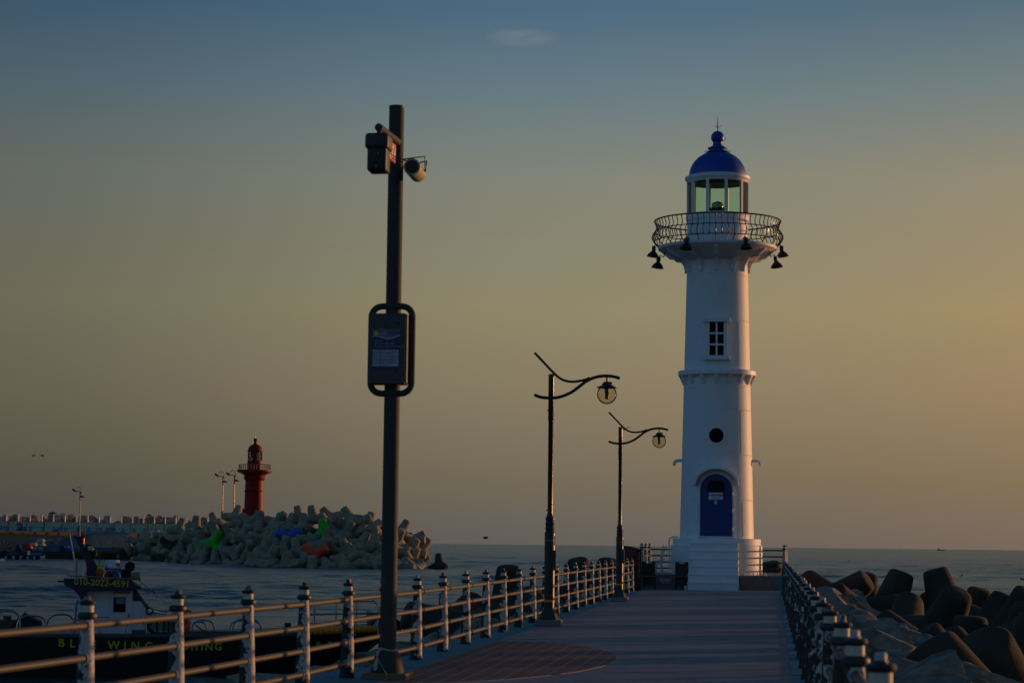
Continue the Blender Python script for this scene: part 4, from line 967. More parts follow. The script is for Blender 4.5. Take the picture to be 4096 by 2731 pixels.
# ------------------------------------------------------------------ fishing boat
def build_boat():
    Yb = 64.5; ang = R(19)
    o = at(700, 2712, Yb); o.z = WATER
    du = Vector((math.cos(ang), math.sin(ang), 0)); nv = Vector((-math.sin(ang), math.cos(ang), 0))
    boat = empty('fishing_boat', o, ang, 'black hulled fishing boat with white wheelhouse moored in the harbour beyond the railing', 'boat')
    def uz(sx, sy, v=0.0):
        d = ray(sx, sy); t = (o + nv * v - CAM).dot(nv) / d.dot(nv); p = CAM + d * t; r = p - o; return (r.dot(du), r.z)
    def b8(cx, cy, v=0.0): return uz(cx / 2.302, 2050 + cy / 2.302, v)
    def b3(cx, cy, v=0.0): return uz(900 + cx / 2.613, 2200 + cy / 2.613, v)
    def bT(cx, cy, v=0.0): return uz(cx / 3.7935, 2100 + cy / 3.7935, v)
    k = mpp(o) / 2.302
    # hull lofted from stern to bow; nearer side is v=0
    uB = b3(1950, 800)[0]; u0 = b8(-260, 1100)[0]; W = 3.4
    zg = b8(1200, 1118)[1]; zbow = b3(1590, 800)[1]; 
    def sheer(u):
        t = max(0, (u - b8(2000, 1100)[0]) / (uB - b8(2000, 1100)[0])); return zg + (zbow - zg) * 1.2 * t ** 1.6
    st = []
    n = 22
    us = [u0 + (uB - u0) * i / n for i in range(n + 1)]
    for u in us:
        t = max(0, (u - (uB - 5.2)) / 5.2); half = W / 2 * math.sqrt(max(.004, 1 - t ** 2.4)); zz = sheer(u)
        hb = half * (.82 if t < .01 else .82 - .5 * t); kk = -.9 + .7 * t
        st.append((u, half, hb, zz, kk))
    rings = []
    for u, half, hb, zz, kk in st:
        c = W / 2
        w_ = min(1, max(0, (u - (uB - 4.5)) / 4.5)) ** 1.4; r1, r2, r3 = .5 * w_, 1.7 * w_, 2.6 * w_
        rings.append([(u, c - half, zz), (u - r1, c - half * .99, zz - .35), (u - r2, c - (half + hb) / 2, .25), (u - r3, c - hb, kk), (u - r3, c + hb, kk), (u - r2, c + (half + hb) / 2, .25), (u - r1, c + half * .99, zz - .35), (u, c + half, zz)])
    hull = MB().quad_strip(rings).build('hull', M['hull'], boat, ang=40)
    gun = MB().tube([(u, W / 2 - half - .01, zz - .06) for u, half, hb, zz, kk in st], .075, 8); gun.tube([(u, W / 2 + half + .01, zz - .06) for u, half, hb, zz, kk in st], .075, 8)
    gun.build('gunwale', M['gunwale'], boat)
    bul = MB()
    ua, ub = b8(1660, 1000)[0], b3(850, 800)[0]
    bul.box(ua, ub, .05, .12, zg - .05, zg + .1); bul.build('bulwark', M['gunwale'], boat, smooth=False)
    # raised black prow plate
    pr = [b3(1585, 655), b3(1800, 690), b3(1952, 795), b3(1880, 880), b3(1600, 890)]
    MB().prism(pr, W / 2 - .5, W / 2 + .5).build('prow', M['hull'], boat, smooth=False)
    # lettering
    def word(s, pts, h, sc=1.0):
        for ch, (cx, cy) in zip(s, pts):
            u, z = b8(cx, cy, -.03); text_mesh(ch, h, M['yellowtext'], hull, (u, W / 2 - W / 2 - .03, z), (math.pi / 2 - .02, 0, 0), name='letter', xscale=sc, bold=.008, extrude=.004)
    word('BLUE', [(565, 1198), (667, 1205), (765, 1210), (860, 1215)], .33)
    word('WING', [(1047, 1220), (1150, 1224), (1247, 1226), (1370, 1230)], .34)
    word('FISHING', [(1560, 1222), (1640, 1225), (1715, 1230), (1790, 1232), (1860, 1234), (1925, 1236), (2010, 1234)], .31)
    for cx in (865, 975, 1098):
        u, z = b3(cx, 980, -.03); text_mesh({865: '부', 975: '우', 1098: '호'}[cx], .17, M['yellowtext'], hull, (u, -.02, z), (math.pi / 2, 0, .0), name='letter', bold=.004, extrude=.004)
    # wheelhouse
    v0, v1 = .75, 2.7
    def P(cx, cy): return b8(cx, cy, v0)
    zdeck = zg - .15
    body = [(P(762, 0)[0], zdeck), (P(762, 0)[0], P(0, 706)[1]), (P(1228, 0)[0], P(0, 706)[1]), P(1300, 812), P(1362, 895), P(1550, 942), (P(1665, 0)[0], P(0, 965)[1]), (P(1672, 0)[0], zdeck)]
    cab = MB().prism(body, v0, v1).build('wheelhouse', M['boatwhite'], boat, smooth=False)
    # navy upper band behind the windscreen and the roof
    MB().prism([P(1222, 715), P(1232, 700), P(1300, 812), P(1222, 812)], v0 - .012, v1 + .012).build('navy_panel', M['navy'], cab, smooth=False)
    roof = MB().prism([P(590, 600), P(1205, 612), P(1310, 690), P(1225, 712), P(800, 706), P(805, 760), P(745, 800), P(720, 755), P(680, 708), P(590, 662)], v0 - .35, v1 + .35).build('roof', M['navy'], boat, smooth=False)
    u1 = P(935, 0)[0]
    uL, zL = b8(690, 632, v0 - .4); uR, zR = b8(1188, 655, v0 - .4)
    s = '010-2022-4591'; ct = 13
    tm = text_mesh(s, .36, M['yellowtext'], roof, ((uL + uR) / 2, v0 - .36, (zL + zR) / 2 - .01), (math.pi / 2, math.atan2(zL - zR, uR - uL), 0), bold=.006, extrude=.004)
    w_ = max(v.co.x for v in tm.data.vertices) - min(v.co.x for v in tm.data.vertices); tm.scale = ((uR - uL) / w_, .75, 1)
    MB().prism([b8(1225, 640, v0 - .36), b8(1235, 640, v0 - .36), b8(1278, 672, v0 - .36), b8(1265, 670, v0 - .36)], v0 - .37, v0 - .34).build('yellow_stripe', M['yellowtext'], roof, smooth=False)
    # door
    d0, d1 = P(1012, 1108), P(1222, 718)
    door = MB().box(d0[0] + .05, d1[0] - .05, v0 - .03, v0 + .01, d0[1], d1[1] - .02).build('door', M['boatwhite'], cab, smooth=False)
    for a in (d0[0], d1[0] - .05): MB().box(a, a + .05, v0 - .045, v0 + .01, d0[1], d1[1]).build('door_jamb', M['boatwhite'], cab, smooth=False)
    a, b = P(1042, 912), P(1158, 776)
    MB().box(a[0], b[0], v0 - .04, v0 - .03, a[1], b[1]).build('window_frame', M['rubber'], door, smooth=False)
    a2, b2 = P(1052, 838), P(1150, 784); MB().box(a2[0] + .06, b2[0], v0 - .046, v0 - .04, a2[1], b2[1]).build('pane', M['lens'], door, smooth=False)
    a2, b2 = P(1050, 905), P(1150, 842); MB().box(a2[0], b2[0], v0 - .046, v0 - .04, a2[1], b2[1]).build('pane', M['dark'], door, smooth=False)
    a, b = P(1040, 742), P(1198, 724); MB().box(a[0], b[0], v0 - .06, v0 - .03, a[1], b[1]).build('door_track', M['boxside'], door, smooth=False)
    a, b = P(1182, 975), P(1188, 925); MB().box(a[0], b[0], v0 - .06, v0 - .03, a[1], b[1]).build('door_handle', M['rubber'], door, smooth=False)
    for cx, cy in [(1030 + 24 * i, 765) for i in range(6)] + [(1030 + 24 * i, 925) for i in range(6)] + [(1020, 790 + 35 * i) for i in range(4)] + [(1212, 730 + 48 * i) for i in range(8)] + [(830 + 40 * i, 716) for i in range(5)]:
        u, z = P(cx, cy); MB().sphere((u, v0 - .032 if 1010 < cx < 1200 else v0 - .003, z), .012, 6, 4).build('rivet', M['greyprint'], door)
    a, b = P(1005, 960), P(815, 956); MB().box(b[0], a[0], v0 - .008, v0 + .01, a[1] - .01, a[1] + .008).build('panel_joint', M['gunwale'], cab, smooth=False)
    # windscreen
    ws = [P(1236, 712), P(1256, 706), P(1378, 872), P(1362, 892), P(1345, 880)]
    wf = MB().prism(ws, v0 - .03, v1 + .03).build('windscreen', M['rubber'], cab, smooth=False)
    wi = [P(1256, 728), P(1266, 724), P(1362, 866), P(1350, 868)]; MB().prism(wi, v0 - .045, v0 - .028).build('pane', M['lens'], wf, smooth=False)
    u, z = P(1376, 906); MB().tube([(u + .1 * math.cos(q), v0 - .05, z + .09 * math.sin(q)) for q in [2 * math.pi * i / 16 for i in range(16)]], .025, 6, closed=True).build('mooring_ring', M['rubber'], cab)
    a, b = P(1390, 885), P(1540, 918)
    MB().tube([(a[0], v0, a[1]), (b[0], v0, b[1])], .02, 6).tube([(a[0], v0, a[1] - .09), (b[0], v0, b[1] - .06)], .02, 6).build('grab_rail', M['steel'], cab)
    a, b = P(1210, 1118), P(1355, 1076); MB().box(a[0], b[0], v0 - .04, v0 + .0, a[1], b[1]).build('green_locker', M['green_panel'], cab, smooth=False)
    fr = []
    x0, z0_, x1, z1_ = *P(1362, 1112), *P(1640, 975); rc = .28
    for (cx_, cz_, a0) in ((x1 - rc, z1_ - rc, 0), (x0 + rc, z1_ - rc, 90), (x0 + rc, z0_ + rc, 180), (x1 - rc, z0_ + rc, 270)):
        for i in range(6): q = R(a0 + 18 * i); fr.append((cx_ + rc * math.cos(q), v0 - .06, cz_ + rc * math.sin(q)))
    hf = MB().tube(fr, .05, 8, closed=True).build('side_hatch', M['rubber'], cab)
    for f_ in (.3, .52, .68, .84): MB().tube([(x0 + (x1 - x0) * f_, v0 - .06, z0_), (x0 + (x1 - x0) * f_, v0 - .06, z1_)], .03, 6).build('bar', M['rubber'], hf)
    MB().box(x0 + .1, x1 - .1, v0 - .025, v0 - .005, z0_ + .1, z1_ - .1).build('pane', M['lens'], hf, smooth=False)
    # mast
    vm = (v0 + v1) / 2
    def Q(cx, cy): return b8(cx, cy, vm)
    mast = MB().prism([Q(790, 605), Q(798, 500), Q(778, 410), Q(745, 365), Q(725, 340), Q(740, 330), Q(705, 265), Q(690, 232), Q(662, 214), Q(690, 208), Q(715, 216), Q(722, 240), Q(760, 290), Q(800, 345), Q(835, 385), Q(858, 430), Q(905, 510), Q(890, 530), Q(893, 605)], vm - .25, vm + .25).build('mast', M['navy'], boat, smooth=False)
    u, z = Q(755, 255); MB().lathe([(.07, z - .12), (.085, z - .1), (.085, z + .07)], 14, (u, vm)).build('red_light', M['redplastic'], mast); MB().lathe([(.1, z + .07), (.1, z + .12), (.04, z + .15)], 14, (u, vm)).build('light_cap', M['rubber'], mast)
    u, z = Q(818, 322); MB().box(u - .1, u + .07, vm - .3, vm - .1, z - .1, z + .1).build('work_light', M['rubber'], mast, smooth=False); MB().box(u - .04, u + .07, vm - .315, vm - .301, z - .07, z + .06).build('light_face', M['cream'], mast, smooth=False)
    u, z = Q(862, 378); MB().sphere((u, vm, z), .13, 12, 8).build('horn', M['rubber'], mast)
    u, z = Q(840, 350); MB().sphere((u, vm, z), (.09, .09, .13), 10, 8).build('dome_light', M['lens'], mast)
    a, b = Q(640, 185), Q(694, 490); MB().tube([(a[0], vm - .4, a[1]), (b[0], vm - .4, b[1]), (b[0] + .02, vm - .4, Q(0, 600)[1])], [.018, .03, .03], 6).build('antenna', M['boatwhite'], roof)
    a, b = Q(703, 420), Q(699, 590); MB().tube([(a[0], vm - .6, a[1]), (b[0], vm - .6, b[1])], .03, 6).build('flag_staff', M['boxside'], roof)
    u, z = Q(742, 606); MB().lathe([(38 * k, z), (38 * k, Q(0, 478)[1]), (34 * k, Q(0, 473)[1])], 20, (u, vm - .4)).build('exhaust_tank', M['boatwhite'], roof)
    # radar on a hoop
    a, b = Q(952, 600), Q(1100, 600); zt = Q(0, 520)[1]
    for v in (vm - .35, vm + .35): MB().tube([(a[0], v, a[1]), (a[0], v, zt - .15), (a[0] + .08, v, zt - .03), (a[0] + .2, v, zt), (b[0] - .2, v, zt), (b[0] - .08, v, zt - .03), (b[0], v, zt - .15), (b[0], v, b[1])], .035, 8).build('radar_hoop', M['steel'], boat)
    u = Q(1052, 0)[0]; rz0, rz1 = Q(0, 515)[1], Q(0, 424)[1]
    rad = MB().lathe([(68 * k, rz0), (75 * k, rz0 + .05), (74 * k, rz0 + .12), (66 * k, rz1 - .05), (58 * k, rz1)], 28, (u, vm)).build('radar', M['boatwhite'], boat)
    MB().lathe([(60 * k, rz0 - .04), (73 * k, rz0 + .02), (76 * k, rz0 + .045), (70 * k, rz0 + .05)], 28, (u, vm)).build('radar_base', M['rubber'], rad)
    for ch, dx in (('L', 36), ('O', 48), ('W', 61)):
        xx = dx * k; rr = 70 * k
        text_mesh(ch, .115, M['inkprint'], rad, (u + xx, vm - math.sqrt(rr * rr - xx * xx) - .022, Q(0, 467)[1]), (math.pi / 2, 0, math.asin(xx / rr) * .9), bold=.004)
    # roof clutter
    rl = MB(); a, b = b8(625, 578, v0 - .3), b8(1215, 606, v0 - .3); rl.tube([(a[0], v0 - .3, a[1]), (b[0], v0 - .3, b[1])], .022, 6)
    for f_ in (.06, .3, .6, .97): x_ = a[0] + (b[0] - a[0]) * f_; z_ = a[1] + (b[1] - a[1]) * f_; rl.tube([(x_, v0 - .3, z_), (x_, v0 - .3, z_ - .18)], .016, 6)
    rl.build('roof_rail', M['boxside'], roof)
    a = b8(532, 630, v0); MB().tube([(a[0], v0, a[1]), (a[0] + .5, v0, a[1])], .03, 6).build('stay_rod', M['rubber'], roof)
    u, z = Q(1193, 495); MB().tube([(u, vm - .25, z), (u, vm + .25, z + .03)], [.16, .1], 14).build('searchlight', M['rubber'], roof); MB().tube([(u, vm, Q(0, 610)[1]), (u, vm, z - .1)], .03, 6).build('searchlight_post', M['boxside'], roof)
    u, z = Q(1235, 582); MB().tube([(u - .12, vm - .3, z), (u + .1, vm - .3, z), (u + .16, vm - .3, z + .01)], [.11, .13, .16], 14).build('flood_lamp', M['boxside'], roof)
    u, z = Q(1140, 565); MB().tube([(u - .22, vm, z), (u + .22, vm, z)], .16, 14).build('rolled_hose', M['rubber'], roof)
    u, z = Q(1078, 570); MB().box(u - .15, u + .12, vm - .2, vm + .2, z - .22, z + .18).build('blue_tub', M['blueplastic'], roof, smooth=False)
    u, z = Q(915, 545); MB().lathe([(.05, z - .2), (.11, z - .12), (.13, z + .05), (.1, z + .1), (.05, z + .14)], 14, (u, vm - .3)).build('beacon_lamp', M['amber'], roof); MB().lathe([(.09, z + .11), (.08, z + .2), (.02, z + .24)], 12, (u, vm - .3)).build('beacon_cap', M['yellowtext'], roof)
    a = Q(920, 340); MB().tube([(a[0], vm, a[1]), (a[0], vm, Q(0, 600)[1])], .012, 5).build('whip_aerial', M['rubber'], roof)
    for cx in (985, 1010): u, z = Q(cx, 570); MB().sphere((u, vm - .2, z), .1, 10, 8).build('float', M['orange'] if cx < 1000 else M['rubber'], roof)
    a, b = b8(720, 800, v0), b8(682, 1100, v0); MB().tube([(a[0], v0 - .1, a[1]), ((a[0] + b[0]) / 2, v0 - .1, (a[1] + b[1]) / 2 + .35), (b[0], v0 - .1, b[1])], .035, 6).build('support_pole', M['blueplastic'], boat)
    # deck hoops
    def hoop_rail(c0, c1, ct_, v, cb=1100, fn=b8):
        a = fn(c0, cb, v); b = fn(c1, cb, v); zt = fn((c0 + c1) / 2, ct_, v)[1]; r = min(.3, (b[0] - a[0]) * .35); zb = zg - .1
        pts = [(a[0], v, zb), (a[0] + .02, v, zt - r)] + [(a[0] + .02 + r - r * math.cos(q), v, zt - r + r * math.sin(q)) for q in [R(22.5 * i) for i in range(1, 5)]] + [(b[0] - .02 - r + r * math.sin(q), v, zt - r + r * math.cos(q)) for q in [R(22.5 * i) for i in range(0, 5)]] + [(b[0], v, zb)]
        MB().tube(pts, .03, 8).build('deck_rail', M['steel'], boat)
    for c0, c1, ct_, v in ((-200, 180, 892, 3.2), (-60, 185, 905, .2), (150, 432, 948, .2), (425, 690, 936, 3.2), (632, 925, 982, .2), (1142, 1352, 997, .2), (1755, 1905, 1002, .2), (1760, 1980, 988, 3.2), (2100, 2420, 992, .2), (2135, 2410, 975, 3.2)): hoop_rail(c0, c1, ct_, v)
    # stern tarp, winch, cleats
    m = MB(); a = b8(95, 1060, 1.4); b = b8(400, 1060, 1.4); top = b8(0, 915, 1.4)[1]
    m.prism([(a[0], zg - .1), (a[0] + .05, top - .35), (a[0] + .45, top), (b[0] - .6, top - .03), (b[0] - .05, top - .28), (b[0], zg - .1)], .9, 2.6); m.build('covered_locker', M['tarp_black'], boat, smooth=False)
    a = b8(65, 1000, 2.2); MB().lathe([(.22, zg - .1), (.22, a[1] - .15), (.12, a[1] - .1), (.12, a[1] + .15), (.17, a[1] + .17)], 16, (a[0], 2.2)).build('capstan', M['boxgrey'], boat)
    a = b8(20, 1000, 1.9); MB().box(a[0] - .4, a[0] + .6, 1.7, 2.6, zg - .1, zg + .35).build('hatch_box', M['boxgrey'], boat, smooth=False)
    a = b3(655, 790, .4); MB().box(a[0] - .09, a[0] + .09, .3, .5, zg - .1, a[1] + .1).build('bollard', M['rubber'], boat, smooth=False); MB().box(a[0] - .25, a[0] + .55, .25, .6, zg - .1, zg + .12).build('anchor_winch', M['rubber'], boat, smooth=False)
    # bow pulpit
    for v in (.35, W - .5):
        pu = MB()
        for cy, r in ((540, .028), (663, .035), (752, .018)):
            a, b = b3(850, cy + 8, v), b3(1560 if cy < 600 else 1600, cy - (10 if cy < 600 else 8), v)
            pts = [(a[0], v, a[1]), (b[0], v, b[1])]
            if cy == 540: e = b3(1605, 600, v); pts += [(e[0] - .08, v, b[1] - .06), (e[0], v, e[1]), (e[0], v, zg)]
            pu.tube(pts, r, 6)
        for cx in (935, 1160, 1370):
            a = b3(cx, 540, v); pu.tube([(a[0], v, a[1]), (a[0], v, zg - .05)], .03, 6)
        for cx in (1540, 1575): a = b3(1605, 720, v); e = b3(cx, 810, v); pu.tube([(a[0], v, a[1]), (e[0], v, e[1])], .02, 6)
        pu.build('bow_pulpit', M['steel'], boat)
    # yellow floats along the bow rail
    fm = MB().sphere((0, 0, 0), (.12, .115, .12), 14, 8).mesh('float')
    for i in range(16):
        cx = 830 + 58 * i
        u, z = b3(cx, 848 - i * 1.6, -.1)
        if u < uB - .4:
            t = max(0, (u - (uB - 5.2)) / 5.2); obj('bow_float', fm, M['buoy'], boat, (u, .0 - .17 + (W / 2 - W / 2 * math.sqrt(max(.004, 1 - t ** 2.4))), z), (0, random.uniform(-.1, .1), random.uniform(-.2, .2)))
    # anchor chain
    a, b = b3(1390, 980), b3(1620, 1045)
    MB().tube([(a[0] + (b[0] - a[0]) * f, -.3 - f * 2.0, a[1] + (b[1] - a[1]) * f - .18 * math.sin(math.pi * f)) for f in [i / 12 for i in range(13)]], .02, 5).build('mooring_chain', M['rubber'], boat)
    # red and white boat hook, orange net roll: lie on the boat
    def W_(u, v, z): return o + du * u + nv * v + Vector((0, 0, z))
    a, b = b8(1250, 600, .5), b8(1892, 1102, .5)
    A, B = W_(a[0], .5, a[1]), W_(b[0], .5, b[1])
    bh = empty('boat_hook', B, 0, 'long red and white pole leaning from the deck to the boat roof', 'boat hook')
    D = A - B
    MB().tube([(0, 0, 0), D * .14], .028, 6).build('red_sleeve', M['redplastic'], bh); MB().tube([D * .14, D * .72], .022, 6).build('shaft', M['boatwhite'], bh); MB().tube([D * .72, D * .77], .028, 6).build('red_sleeve', M['redplastic'], bh); MB().tube([D * .77, D], .014, 6).build('tip', M['steel'], bh)
    u, z0_ = b8(1716, 1112, .9); zt = b8(1716, 900, .9)[1]; r_ = 42 * k
    zz0 = zg - .15
    m = MB(); prof = []
    for i in range(9):
        t = i / 8; prof.append((r_ * (1.1 - .25 * math.sin(t * 3.1) + .05 * math.sin(t * 17)), zz0 + (zt - zz0) * t))
    m.lathe(prof + [(r_ * .6, zt + .03)], 16)
    nr = m.build('net_roll', M['orange'], None, W_(u, .9, 0)); tag(nr, 'bright orange net roll standing on the black boat deck', 'net roll')
    zz = MB().tube([(r_ * 1.02 * math.cos(q), r_ * 1.02 * math.sin(q), zz0 + .45 + .1 * math.sin(q)) for q in [2 * math.pi * i / 16 for i in range(16)]], .012, 5, closed=True).build('lashing', M['rope'], nr)
build_boat()

# ------------------------------------------------------------------ far breakwater
def build_far():
    # mound of tetrapods at the breakwater head; rows climb from the waterline
    core = MB(); rows = []
    top_pts = [(420, 2172, 2238), (560, 2158, 2245), (680, 2138, 2250), (800, 2105, 2258), (900, 2082, 2262), (1000, 2080, 2268), (1130, 2082, 2270), (1260, 2078, 2272), (1430, 2078, 2275), (1530, 2098, 2276), (1620, 2132, 2276), (1690, 2190, 2276), (1722, 2262, 2276)]
    def prof(sx):
        for a, b in zip(top_pts[:-1], top_pts[1:]):
            if a[0] <= sx <= b[0]:
                t = (sx - a[0]) / (b[0] - a[0]); return a[1] + (b[1] - a[1]) * t, a[2] + (b[2] - a[2]) * t
        return top_pts[0][1:] if sx < 420 else top_pts[-1][1:]
    def Yw(sy, sx):         # depth at which the water plane shows at this row
        d = ray(sx, sy); return (WATER - CAM.z) / d.z * d.y
    def surf(sx, t):        # t=0 waterline, 1 crest
        tp, wl = prof(sx); y0 = Yw(wl, sx); dep = 24 if sx > 800 else 14
        sy = wl + (tp - wl) * t; return at(sx, sy, y0 + dep * t)
    for i in range(40):
        sx = 430 + (1715 - 430) * i / 39
        e_ = max(0, (sx - 1560) / 155); pts = [surf(sx, t) + Vector((-3.5 * e_, 2.6 + 3 * e_, -1.1 - 2.2 * e_)) for t in (-.12, .15, .4, .65, .85, .96)]
        p = pts[-1]; pts += [p + Vector((0, 14, -.3)), p + Vector((0, 30, -9))]
        rows.append(pts)
    core.quad_strip(rows, closed=False, caps=False)
    tag(core.build('breakwater_core', M['rubble']), 'dark rubble core under the far pile of tetrapods', kind='structure')
    g = 'tetrapods of the far breakwater pile'; lt = 'grey concrete tetrapod in the far pile below the red lighthouse'
    cols = [((868, 2180), 'tgreen', 'bright green tetrapod low on the far pile, left of the blue one', ((-.95, -.2, -.05), (.45, -.3, .75))), ((1165, 2158), 'tblue', 'bright blue tetrapod in the middle of the far pile', ((-.8, -.4, .35), (.7, -.3, .55))), ((1303, 2140), 'tgreen', 'bright green tetrapod high on the far pile beyond the blue one', ((-.1, -.2, .95), (.85, -.4, -.3))), ((1268, 2222), 'tred', 'orange red tetrapod near the waterline of the far pile', ((-.8, -.35, .45), (.85, -.3, .3)))]
    for (sx, sy), mt, lab, (d1, d2) in cols:
        tp, wl = prof(sx); t = (wl - sy) / (wl - tp); p = surf(sx, t) + Vector((0, -1.3, .3)); tetra(p, 2.55, tet_legs(d1, d2), M[mt], lab)
    rnd = random.Random(11); n = 0
    for (t, off), rown in zip(((.02, 0), (.2, .5), (.38, 0), (.55, .5), (.72, 0), (.88, .5), (1.0, 0)), ('waterline', 'second', 'third', 'fourth', 'fifth', 'sixth', 'crest')):
        sx = 430 + off * 62; row_objs = []
        while sx < 1715:
            tp, wl = prof(sx)
            hpx = wl - tp
            use = True
            if hpx < 105 and int(t * 100) in (20, 55): use = False
            if hpx < 60 and int(t * 100) in (38, 72, 88): use = False
            if use:
                s_ = sx + rnd.uniform(-16, 16); t_ = min(1.02, max(0, t + rnd.uniform(-.05, .05))); p = surf(s_, t_) + Vector((0, rnd.uniform(-.4, .6), rnd.uniform(-.35, .3)))
                syq = wl + (tp - wl) * t_
                if not any(abs(s_ - c[0][0]) < 44 and abs(syq - c[0][1]) < 19 for c in cols):
                    random.seed(n * 17 + 5); tetra(p, rnd.uniform(2.2, 2.5), None, M['tetra'] if sx > 700 or t > .6 else M['tetra_dark'] if rnd.random() < .55 else M['tetra'], lt, g); n += 1; row_objs.append(bpy.data.objects[LAST[0]])
            sx += 67 if sx > 700 else 74
        for i_, o_ in enumerate(reversed(row_objs)): o_['label'] = 'grey tetrapod of the far pile, %s in its %s row from the seaward end' % (ordinal(i_ + 1), rown)
    p = at(1757, 2252, 352); p.z = WATER + .7; tetra(p, 1.9, tet_legs((-.1, .1, .9), (.6, -.6, -.2)), M['tetra_dark'], 'lone dark tetrapod standing in the water off the end of the far pile')
    # quay wall: straight run from near left to far right
    L0, R0 = 425.0, 462.0; xa, xb = -420, 1010
    def wall_at(sx, sy, dy=0):
        Y = L0 + (R0 - L0) * (sx - 0) / 900 + dy; return at(sx, sy, Y)
    def hz(sx): return 2153 + .0112 * sx
    A, B = wall_at(xa, 2150), wall_at(xb, 2160); du = Vector((B.x - A.x, B.y - A.y, 0)); Lw = du.length; du.normalize(); nn = Vector((du.y, -du.x, 0))   # nn points to the camera
    ang = math.atan2(du.y, du.x)
    q = empty('harbour_wall', (A.x, A.y, WATER), ang, 'far harbour wall with blue band, brown band and painted murals', 'wall')
    Z = lambda px_: px_ * .0497 + 1.6 - WATER
    z_top, z_b, z_br, z_q = Z(68), Z(28), Z(9), 1.65
    MB().box(0, Lw, 0, 6, z_b, z_top).build('blue_band', M['quayblue'], q, smooth=False)
    MB().box(0, Lw, -.8, 6, z_br, z_b).build('brown_band', M['quaybrown'], q, smooth=False)
    MB().box(0, Lw, -1.0, 6, z_q, z_br).build('grey_wall', M['quaygrey'], q, smooth=False)
    MB().box(0, Lw - 28, -9.5, -1.0, -1.5, z_q).build('quay_apron', M['quaydark'], q, smooth=False)
    MB().box(0, Lw, -.1, 3, z_top, z_top + .18).build('coping', M['concrete'], q, smooth=False)
    n = int(Lw / 4)
    for i in range(1, n): MB().box(i * 4 - .04, i * 4 + .04, -.03, .02, z_b + .02, z_top - .05).build('joint', M['quaydark'], q, smooth=False)
    def loc(sx, sy, dv=0.0):     # pixel -> wall coordinates
        d = ray(sx, sy); P0 = A + nn * dv; t = (P0 - CAM).dot(nn) / d.dot(nn); p = CAM + d * t; r = p - Vector((A.x, A.y, 0)); return (r.x * du.x + r.y * du.y, p.z - WATER)
    c2 = lambda cx, cy, dv=0: loc(cx / 4.704, 2050 + cy / 4.704, dv)
    def mural(pts, mt, dv, nm='mural'):
        P_ = [c2(x, y, dv) for x, y in pts]; MB().prism(P_, -dv - .03, -dv + .02).build(nm, M[mt], q, smooth=False)
    mural([(860, 535), (905, 500), (960, 500), (1010, 530), (1050, 555), (1090, 520), (1130, 475), (1165, 462), (1150, 490), (1110, 530), (1085, 560), (1110, 575), (1060, 590), (1010, 575), (1030, 560), (980, 525), (930, 520), (900, 545)], 'murallight', 1.02)
    mural([(330, 225), (350, 195), (390, 190), (425, 215), (432, 260), (420, 300), (440, 335), (300, 335), (345, 295), (385, 290), (395, 250), (370, 235), (345, 255)], 'muralnavy', .02)
    mural([(415, 335), (450, 318), (475, 262), (490, 270), (495, 300), (530, 300), (510, 318), (490, 338)], 'muralnavy', .02)
    mural([(1940, 390), (1960, 340), (2010, 330), (2040, 280), (2090, 250), (2150, 255), (2180, 290), (2170, 325), (2130, 325), (2110, 320), (2095, 360), (2100, 390)], 'muralblue', .02)
    mural([(1000, 350), (1010, 310), (1060, 310), (1100, 330), (1120, 280), (1170, 265), (1200, 290), (1190, 320), (1130, 330), (1110, 360)], 'muralblue', .02)
    mural([(0, 235), (60, 240), (100, 270), (95, 320), (0, 325)], 'muralblue', .02)
    mural([(430, 640), (410, 600), (440, 580), (500, 580), (530, 610), (520, 650), (480, 680), (430, 680)], 'muralbrown', 1.02)
    # painted shells: wedges and a swirl
    def fan(cx, cy, r, n_, m1, m2):
        for i in range(n_):
            a0, a1 = math.pi * (1.0 - i / n_), math.pi * (1.0 - (i + 1) / n_); pts = [(cx, cy)]
            for j in range(5): a = a0 + (a1 - a0) * j / 4; pts.append((cx + r * math.cos(a), cy - r * math.sin(a)))
            mural(pts, m1 if i % 2 else m2, 1.02, 'shell_stripe')
    fan(70, 670, 135, 11, 'murallight', 'quaydark')
    sw = []
    for i in range(26):
        a = R(-20 + 25 * i); r = 66 - 2.0 * i; sw.append((645 + r * math.cos(a), 630 - r * math.sin(a)))
    P_ = [c2(x, y, 1.02) for x, y in sw]; MB().tube([(u, -1.04, z) for u, z in P_], .22, 6).build('shell_swirl', M['murallight'], q)
    # white railing on the wall
    rl = empty('white_railing', (A.x, A.y, WATER + z_top + .18), ang, 'long white railing on top of the far harbour wall', 'railing')
    H = 1.5; sp = 2.62
    pm = MB().tube([(0, 0, 0), (0, 0, 1.0), (0, -.05, 1.3), (0, -.18, H)], [.16, .14, .12, .08], 6).mesh('post')
    npost = int(Lw / sp)
    for i in range(npost): obj('post', pm, M['farwhite'], rl, (i * sp, .3, 0))
    for z in (.25, .5, .75, 1.0, 1.25, 1.46): MB().tube([(0, .3 - (.12 if z > 1.3 else 0), z), (npost * sp, .3 - (.12 if z > 1.3 else 0), z)], .025 if z < 1.4 else .045, 5).build('rail', M['farwhite'], rl)
    # railing behind the lighthouse, on the pile crest
    c = at(780, 2100, 440)
    # lower railing along the brown band
    r2 = empty('low_railing', (A.x, A.y, WATER + z_br), ang, 'thin grey railing along the brown band of the far harbour wall', 'railing')
    pm2 = MB().tube([(0, 0, 0), (0, 0, 2.2)], .05, 5).mesh('post')
    for i in range(int(Lw / 2.65)): obj('post', pm2, M['quaygrey'], r2, (i * 2.65 + 1, -.9, 0))
    for z in (1.1, 2.1): MB().tube([(0, -.9, z), (Lw - 12, -.9, z)], .03, 5).build('rail', M['quaygrey'], r2)
